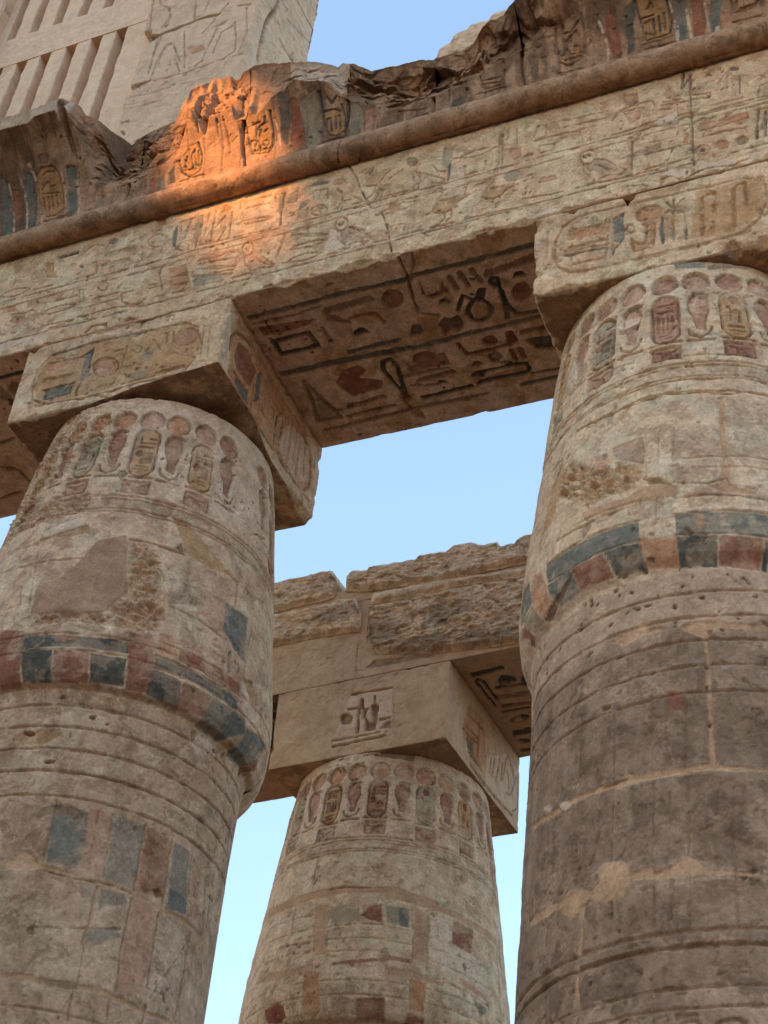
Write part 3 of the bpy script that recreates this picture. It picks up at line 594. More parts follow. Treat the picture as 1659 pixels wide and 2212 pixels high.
CARVE['R3'] = '''
p 0 -5 o -.317 .156 -.253 .321 -.029 .353 -.005 .084 -.072 .035 -.214 .054 -.308 .079
l 16 12 d -.314 .127 -.106 .148
l 14 12 d -.283 .166 -.087 .191
l 12 12 d -.122 .067 -.097 .301
l 12 12 d -.269 .248 -.048 .289
l 12 12 d -.024 .293 .002 .140
p 0 9 b -.290 .121 -.174 .118 -.166 .041 -.237 .060
l 14 12 d -.224 .038 -.047 .028
l 14 12 d -.201 .041 -.183 -.020 .006 -.033 .421 .002
p 0 -4 w .014 .146 .297 .335 .532 .341 .520 .077 .421 .002 .005 -.023
l 10 11 d .068 .074 .084 .177
l 10 11 d .116 .081 .131 .205
l 10 11 d .176 .105 .203 .236
l 10 11 d .237 .119 .253 .244
l 8 9 d .260 .142 .300 .293 .348 .343 .432 .240
l 8 9 d .362 .137 .329 .245
l 8 9 d .314 .089 .389 .110 .458 .255 .348 .343
l 8 9 d .420 .022 .493 .083 .482 .290
'''
CARVE['S3'] = '''
p 0 8 k .689 2.990 .734 2.937 .798 2.971 .792 3.018 .691 3.040
p 0 8 k .823 2.978 .858 2.987 .855 3.068 .652 3.071 .654 3.038 .813 3.040
l 16 9 k .601 3.225 .571 2.974 .590 2.947 .611 2.969 .628 3.173
p 0 5 d .635 3.124 .834 3.120 .811 3.163 .637 3.175
p 0 9 k .630 3.224 .811 3.222 .802 3.253 .628 3.258
p 0 6 k .612 3.279 .794 3.277 .789 3.292 .614 3.302
p 0 2 d .631 3.397 .650 3.377 .669 3.362 .687 3.351 .704 3.345 .721 3.343 .737 3.346 .752 3.352 .767 3.364 .767 3.364 .748 3.383 .729 3.398 .711 3.409 .694 3.415 .677 3.417 .661 3.415 .646 3.408 .631 3.397
l 9 9 n .631 3.397 .650 3.377 .669 3.362 .687 3.351 .704 3.345 .721 3.343 .737 3.346 .752 3.352 .767 3.364 .767 3.364 .748 3.383 .729 3.398 .711 3.409 .694 3.415 .677 3.417 .661 3.415 .646 3.408 .631 3.397
p 0 8 k .751 3.377 .748 3.385 .742 3.392 .735 3.397 .727 3.399 .719 3.399 .712 3.397 .706 3.392 .702 3.385 .700 3.377 .701 3.368 .703 3.359 .708 3.352 .715 3.346 .722 3.342 .730 3.341 .737 3.342 .744 3.346 .749 3.352 .752 3.359 .753 3.368 .751 3.377
p 0 6 k .608 3.497 .731 3.476 .711 3.541 .601 3.548
p 0 6 k .687 3.616 .683 3.623 .676 3.629 .667 3.633 .657 3.635 .645 3.634 .635 3.630 .626 3.625 .619 3.618 .615 3.609 .614 3.601 .617 3.593 .622 3.586 .630 3.581 .640 3.579 .651 3.578 .662 3.581 .672 3.585 .680 3.592 .686 3.599 .688 3.608 .687 3.616
p 0 5 k .568 2.876 .763 2.849 .771 2.883 .570 2.925
p 0 6 k .667 3.711 .664 3.715 .658 3.718 .650 3.720 .639 3.720 .628 3.719 .618 3.715 .608 3.711 .600 3.706 .596 3.700 .594 3.694 .596 3.689 .600 3.685 .608 3.683 .617 3.682 .628 3.682 .639 3.685 .649 3.689 .658 3.694 .664 3.699 .667 3.705 .667 3.711
p 0 9 k -.656 2.993 -.663 3.008 -.671 3.020 -.679 3.030 -.687 3.037 -.693 3.039 -.697 3.036 -.699 3.030 -.699 3.020 -.696 3.007 -.691 2.992 -.684 2.977 -.676 2.964 -.668 2.952 -.660 2.944 -.653 2.940 -.648 2.940 -.645 2.945 -.644 2.953 -.646 2.965 -.650 2.978 -.656 2.993
p 0 6 k -.604 2.796 -.549 2.786 -.633 2.937 -.665 2.928
p 0 6 k -.828 3.245 -.694 3.021 -.744 3.162 -.858 3.344
'''
CARVE['P'] = '''
l 24 40 d -.649 3.373 -.589 3.360 -.526 3.328 -.487 3.347 -.404 3.348
p 0 30 d -.659 3.406 -.597 3.364 -.518 3.324 -.613 3.267
l 9 9 n -.656 3.772 -.634 3.586 -.614 3.394
l 9 9 n -.578 3.672 -.525 3.621 -.490 3.511 -.506 3.406
l 9 9 n -.606 3.746 -.586 3.677
l 9 10 n -.514 3.299 -.533 3.145 -.530 2.952
l 9 10 n -.338 2.985 -.405 3.168 -.440 3.207 -.466 3.199 -.496 3.063 -.501 2.876
l 9 9 n -.462 3.175 -.482 3.099 -.479 3.012
p 0 20 d -.631 2.876 -.570 2.878 -.514 2.872 -.586 2.823 -.613 2.805
l 12 14 d -.570 2.847 -.498 2.864
l 7 6 n -.498 2.864 -.313 2.848
l 6 5 n -.653 2.651 -.447 2.637 -.378 2.625
l 6 5 n -.622 2.509 -.520 2.502
l 5 4 n -.608 2.762 -.439 2.734
l 5 4 n -.627 2.690 -.488 2.676
l 8 18 d -.626 2.525 -.564 2.522
l 8 14 d -.586 2.434 -.566 2.401
l 20 30 d -.472 2.298 -.356 2.342 -.264 2.368
l 20 40 d -.569 3.335 -.411 3.356 -.262 3.367 -.149 3.353
l 8 9 n -.101 3.449 -.150 3.360 -.189 3.267 -.233 3.202
l 8 9 n -.343 3.605 -.314 3.395 -.260 3.405
l 8 9 n -.245 3.552 -.256 3.429
l 8 9 n -.517 3.618 -.498 3.517 -.534 3.406
l 8 10 n -.140 3.204 -.166 3.033 -.183 2.910 -.222 2.869
l 8 9 n -.122 2.951 -.100 3.146 -.028 3.183
l 8 10 n -.028 3.208 .003 3.057 .023 2.903 -.053 2.857
l 8 9 n -.422 3.198 -.381 3.104 -.372 3.014 -.314 2.866
l 8 9 n -.461 3.193 -.422 3.198
l 7 9 n -.536 3.293 -.533 3.155
l 8 9 n -.360 3.292 -.292 2.891
l 9 9 n .027 3.330 .069 3.072 .049 2.878
l 6 5 w -.012 2.837 -.035 2.697
l 9 8 n -.473 2.848 -.278 2.837 -.076 2.857 .075 2.853
l 6 5 n -.453 2.745 -.221 2.728
l 5 5 n -.433 2.644 -.281 2.641
l 5 4 n -.331 2.506 -.197 2.512
l 12 14 d -.036 3.382 .046 3.358
p 0 2 o -.319 3.110 -.204 3.076 -.178 3.015 -.262 3.008
'''
CARVE['PS'] = '''
l 12 14 d .597 3.894 .703 3.909 .846 3.935
l 12 14 d .516 3.366 .603 3.367 .697 3.403
l 26 26 d .422 3.635 .413 3.544 .357 3.278 .371 2.957
l 9 9 n .536 3.601 .860 3.809
l 10 12 d .662 3.403 .697 3.403
'''
CARVE['K1'] = '''
h 10 8 n .0 -1.302
h 10 8 n .0 -1.369
h 12 8 n .0 -1.550
h 12 9 n .0 -1.633
h 12 9 n .0 -1.719
h 12 9 n .0 -1.805
p 0 -6 q 1.8 -1.071 9.5 -1.038 14.8 -.946 18.6 -.849 28.2 -.807 33.4 -1.081 29.3 -1.163 27.7 -1.199 15.4 -1.226 3.0 -1.209
p 0 5 y 43.4 -.654 47.3 -.661 69.5 -.804 66.3 -.831 58.0 -.836 50.3 -.819 49.8 -.785
l 14 7 y 69.5 -.804 75.2 -.816 75.0 -1.047
p 0 -5 w -6.8 -.768 -1.2 -.749 10.4 -.722 13.2 -.762 7.1 -.805 -3.5 -.805
p 0 6 y -18.6 -.802 -4.2 -.815 13.2 -.762 14.5 -.800 7.4 -.818 -5.9 -.797 -6.8 -.830
p 0 14 n 29.7 -.822 40.2 -.852 42.8 -.914 44.6 -1.047 47.2 -1.126 46.3 -1.238 36.9 -1.262 20.5 -1.252 3.7 -1.272 2.5 -1.251 4.8 -1.212 27.8 -1.205 32.9 -1.088
l 12 14 d 29.7 -.822 38.1 -.823 50.4 -.830
l 9 14 d 33.5 -.898 37.9 -.920 41.9 -.911
p 0 5 d 46.6 -.813 48.8 -.778 50.3 -.819 48.5 -.822
l 8 7 n -21.6 -.908 -8.4 -.934 14.7 -.940
l 7 6 n -8.4 -.934 -3.1 -1.150
l 7 6 n -4.7 -.862 1.5 -1.183
p 0 1 d 2.5 -1.299 3.2 -1.291 19.7 -1.252 36.9 -1.262 37.7 -1.307 20.7 -1.309 3.5 -1.305
p 0 4 k 2.9 -1.328 3.5 -1.305 20.8 -1.313 37.7 -1.311 38.2 -1.357 26.8 -1.360 11.7 -1.360 3.3 -1.365
p 0 2 o 14.7 -1.310 18.4 -1.305 21.0 -1.323 16.7 -1.339
p 0 4 k 3.3 -1.370 8.6 -1.367 14.2 -1.374 15.2 -1.482 4.7 -1.480
p 0 4 r 14.6 -1.374 25.9 -1.372 27.3 -1.479 15.6 -1.482
p 0 4 k 26.3 -1.376 37.9 -1.379 38.9 -1.474 27.7 -1.478
p 0 3 r 37.2 -1.270 44.7 -1.240 46.1 -1.372 47.7 -1.474 39.8 -1.480 38.2 -1.378
p 0 3 r -7.3 -1.256 2.2 -1.279 3.7 -1.400 3.9 -1.483 -4.5 -1.482
p 0 2 d 46.4 -.969 58.4 -.964 57.9 -1.047 47.6 -1.090
p 0 3 p 58.3 -.958 70.2 -.956 70.2 -1.092 66.4 -1.084 58.7 -1.087
p 0 4 b 70.2 -.956 76.2 -.948 82.5 -.947 81.8 -1.151 74.6 -1.138 70.2 -1.092
p 0 3 p 46.0 -1.239 52.6 -1.229 63.1 -1.224 75.3 -1.197 80.9 -1.252 80.8 -1.268 64.7 -1.266 52.3 -1.262 46.5 -1.272
p 0 3 o 46.6 -1.276 54.0 -1.264 54.1 -1.311 47.1 -1.322
p 0 4 r 54.2 -1.272 64.7 -1.266 80.8 -1.268 81.1 -1.321 72.3 -1.328 54.3 -1.320
p 0 4 b 72.7 -1.173 74.3 -1.162 75.3 -1.250 73.8 -1.260
l 10 8 n 48.1 -1.099 58.9 -1.108 81.1 -1.156
l 10 8 n 46.9 -1.271 61.1 -1.271 80.8 -1.268
l 10 8 n 46.9 -1.333 62.5 -1.336 80.8 -1.332
l 10 8 n 46.8 -1.382 62.7 -1.376 81.4 -1.377
p 0 4 k 47.0 -1.337 62.6 -1.340 80.9 -1.336 81.2 -1.373 62.6 -1.372 47.1 -1.377
p 0 3 b 66.7 -1.351 80.9 -1.336 81.2 -1.373 66.6 -1.379
p 0 4 k 46.5 -1.388 57.0 -1.394 59.6 -1.488 46.9 -1.476
p 0 4 r 57.9 -1.395 69.2 -1.392 70.8 -1.471 58.5 -1.484
p 0 3 b 69.7 -1.394 86.2 -1.384 88.8 -1.424 81.2 -1.495 69.0 -1.496
p 0 3 b 89.1 -1.403 95.4 -1.382 106.6 -1.355 101.6 -1.439 99.7 -1.489 88.8 -1.507
p 0 3 r 99.3 -1.487 103.5 -1.426 106.0 -1.470 103.0 -1.518
p 0 3 w 80.9 -1.252 89.5 -1.201 94.7 -1.327 88.2 -1.390 81.6 -1.317
p 0 9 y 82.0 -1.234 87.8 -1.203 91.9 -1.245 93.2 -1.318 88.3 -1.291
p 0 2 p 81.4 -1.309 84.0 -1.301 83.9 -1.370 81.9 -1.373
l 8 6 n 85.8 -.967 82.5 -1.146 82.0 -1.234
p 0 2 d 46.6 -1.711 52.8 -1.672 62.5 -1.687 72.6 -1.704 74.1 -1.715 59.6 -1.736
p 0 3 y 4.2 -1.667 15.8 -1.645 21.4 -1.670 15.7 -1.709 6.1 -1.706
p 0 3 y 31.8 -1.510 37.2 -1.500 39.2 -1.518 34.8 -1.537
p 0 2 w 68.4 -1.551 72.0 -1.507 82.3 -1.507 83.4 -1.546 73.0 -1.582
p 0 20 d 20.0 -1.521 20.0 -1.524 19.9 -1.526 19.7 -1.528 19.4 -1.529 19.1 -1.530 18.7 -1.530 18.3 -1.529 18.0 -1.528 17.8 -1.526 17.6 -1.523 17.6 -1.521 17.7 -1.519 17.9 -1.517 18.1 -1.515 18.5 -1.515 18.8 -1.514 19.2 -1.515 19.5 -1.516 19.8 -1.517 19.9 -1.519 20.0 -1.521
p 0 20 d 32.1 -1.584 32.0 -1.586 31.9 -1.588 31.7 -1.590 31.5 -1.591 31.2 -1.592 30.8 -1.592 30.5 -1.592 30.2 -1.591 30.0 -1.590 29.9 -1.588 29.8 -1.586 29.9 -1.584 30.1 -1.583 30.3 -1.581 30.6 -1.580 30.9 -1.579 31.2 -1.579 31.5 -1.580 31.8 -1.581 32.0 -1.582 32.1 -1.584
p 0 20 d 11.6 -1.663 11.6 -1.665 11.3 -1.667 10.9 -1.668 10.4 -1.669 9.8 -1.670 9.1 -1.669 8.5 -1.668 7.9 -1.666 7.5 -1.664 7.2 -1.661 7.2 -1.659 7.3 -1.657 7.6 -1.656 8.1 -1.655 8.7 -1.654 9.4 -1.655 10.0 -1.655 10.6 -1.657 11.1 -1.659 11.4 -1.661 11.6 -1.663
p 0 20 d 21.4 -1.769 21.4 -1.770 21.2 -1.772 20.8 -1.774 20.4 -1.776 19.8 -1.777 19.3 -1.777 18.7 -1.778 18.3 -1.777 17.9 -1.776 17.7 -1.775 17.6 -1.774 17.8 -1.772 18.0 -1.770 18.5 -1.768 19.0 -1.767 19.5 -1.766 20.1 -1.766 20.6 -1.766 21.0 -1.766 21.3 -1.767 21.4 -1.769
h 12 9 n .0 -1.898
h 12 9 n .0 -1.804
l 9 6 n 25.1 -1.914 25.5 -2.041 25.5 -2.141
l 9 6 n 45.4 -1.925 46.8 -2.148
l 9 6 n 57.9 -1.926 58.5 -2.168
l 9 6 n 70.0 -1.937 70.6 -2.195
l 9 6 n 80.1 -1.933 82.8 -2.158
l 9 5 n 90.5 -1.943 95.7 -2.183
l 9 5 n 96.7 -1.938 98.3 -2.187
p 0 1 b 24.9 -1.923 36.9 -1.938 38.3 -2.062 36.8 -2.139 27.0 -2.139 25.6 -2.024
p 0 1 p 37.0 -1.924 45.9 -1.928 46.4 -2.149 39.2 -2.142
l 8 5 n 40.3 -1.930 41.4 -2.137
p 0 1 b 46.0 -1.932 57.6 -1.931 58.3 -2.160 47.3 -2.154
p 0 1 r 58.4 -1.928 69.5 -1.939 70.0 -2.148 59.1 -2.157
p 0 2 b 71.1 -1.940 78.9 -1.939 82.0 -2.154 72.7 -2.170
p 0 1 p 81.3 -1.953 87.5 -1.958 88.6 -2.149 84.1 -2.153
p 0 5 m 11.6 -2.147 16.0 -2.131 16.1 -2.106 19.2 -2.101 22.9 -2.127 24.9 -2.150 35.0 -2.159 45.2 -2.168 50.5 -2.153 52.5 -2.171 57.6 -2.167 69.1 -2.176 67.1 -2.135 69.0 -2.127 71.2 -2.176 80.4 -2.169 97.6 -2.174 99.5 -2.186 80.9 -2.187 69.4 -2.191 57.0 -2.181 45.5 -2.184 35.3 -2.175 26.0 -2.165 12.2 -2.172
l 6 12 d 25.3 -2.166 37.7 -2.178 50.8 -2.168 57.7 -2.174
p 0 12 d 65.2 -2.134 67.8 -2.120 69.8 -2.140 67.6 -2.154
p 0 10 d 25.1 -2.371 27.4 -2.357 28.3 -2.383 26.5 -2.385
l 7 6 d 27.4 -2.361 37.5 -2.349 46.2 -2.329 56.1 -2.304
p 0 1 b 46.5 -2.193 55.4 -2.186 56.8 -2.214 46.9 -2.252
p 0 1 b 45.5 -2.334 54.5 -2.305 56.6 -2.326 50.2 -2.368 45.6 -2.373
p 0 1 g 40.2 -2.189 43.9 -2.180 44.8 -2.297 41.8 -2.304
l 14 8 m 45.5 -2.184 45.4 -2.311 44.6 -2.383
l 9 6 n 45.4 -2.216 45.3 -2.412 45.6 -2.516
l 9 6 n 58.1 -2.193 57.9 -2.345 58.8 -2.502
l 9 6 n 69.6 -2.199 69.9 -2.341 70.8 -2.507
l 9 6 n 85.8 -2.211 87.2 -2.350 86.7 -2.476
l 9 6 n 91.1 -2.220 90.5 -2.352
p 0 1 p 58.9 -2.190 68.5 -2.195 69.3 -2.405 66.7 -2.498 59.0 -2.494 58.2 -2.320
p 0 1 w 70.7 -2.202 83.3 -2.222 84.3 -2.401 70.6 -2.500 70.5 -2.323
p 0 5 m 21.0 -2.522 28.0 -2.512 37.5 -2.515 44.2 -2.520 52.3 -2.506 59.0 -2.513 70.2 -2.524 83.5 -2.511 85.1 -2.518 69.6 -2.541 58.6 -2.532 50.4 -2.526 43.1 -2.537 35.7 -2.533 21.3 -2.536
p 0 3 d 25.5 -2.529 33.9 -2.518 44.7 -2.511 45.9 -2.530 28.8 -2.547
l 9 6 n 44.5 -2.534 45.0 -2.627
l 9 6 n 57.4 -2.536 57.9 -2.612
l 9 6 n 71.7 -2.503 70.8 -2.570
p 0 1 d 21.4 -2.540 24.1 -2.530 24.6 -2.610 23.3 -2.619
h 8 5 n .0 -2.614
l 7 5 d 86.3 -2.225 70.8 -2.507
p 0 1 d 5.5 -1.916 24.5 -1.923 26.2 -2.140 20.2 -2.112 16.1 -2.106 11.4 -2.139
p 0 1 d 25.5 -2.529 42.6 -2.516 44.6 -2.642 24.7 -2.674 21.4 -2.540
p 0 1 d 12.6 -2.188 24.9 -2.182 31.3 -2.500 20.9 -2.518
'''
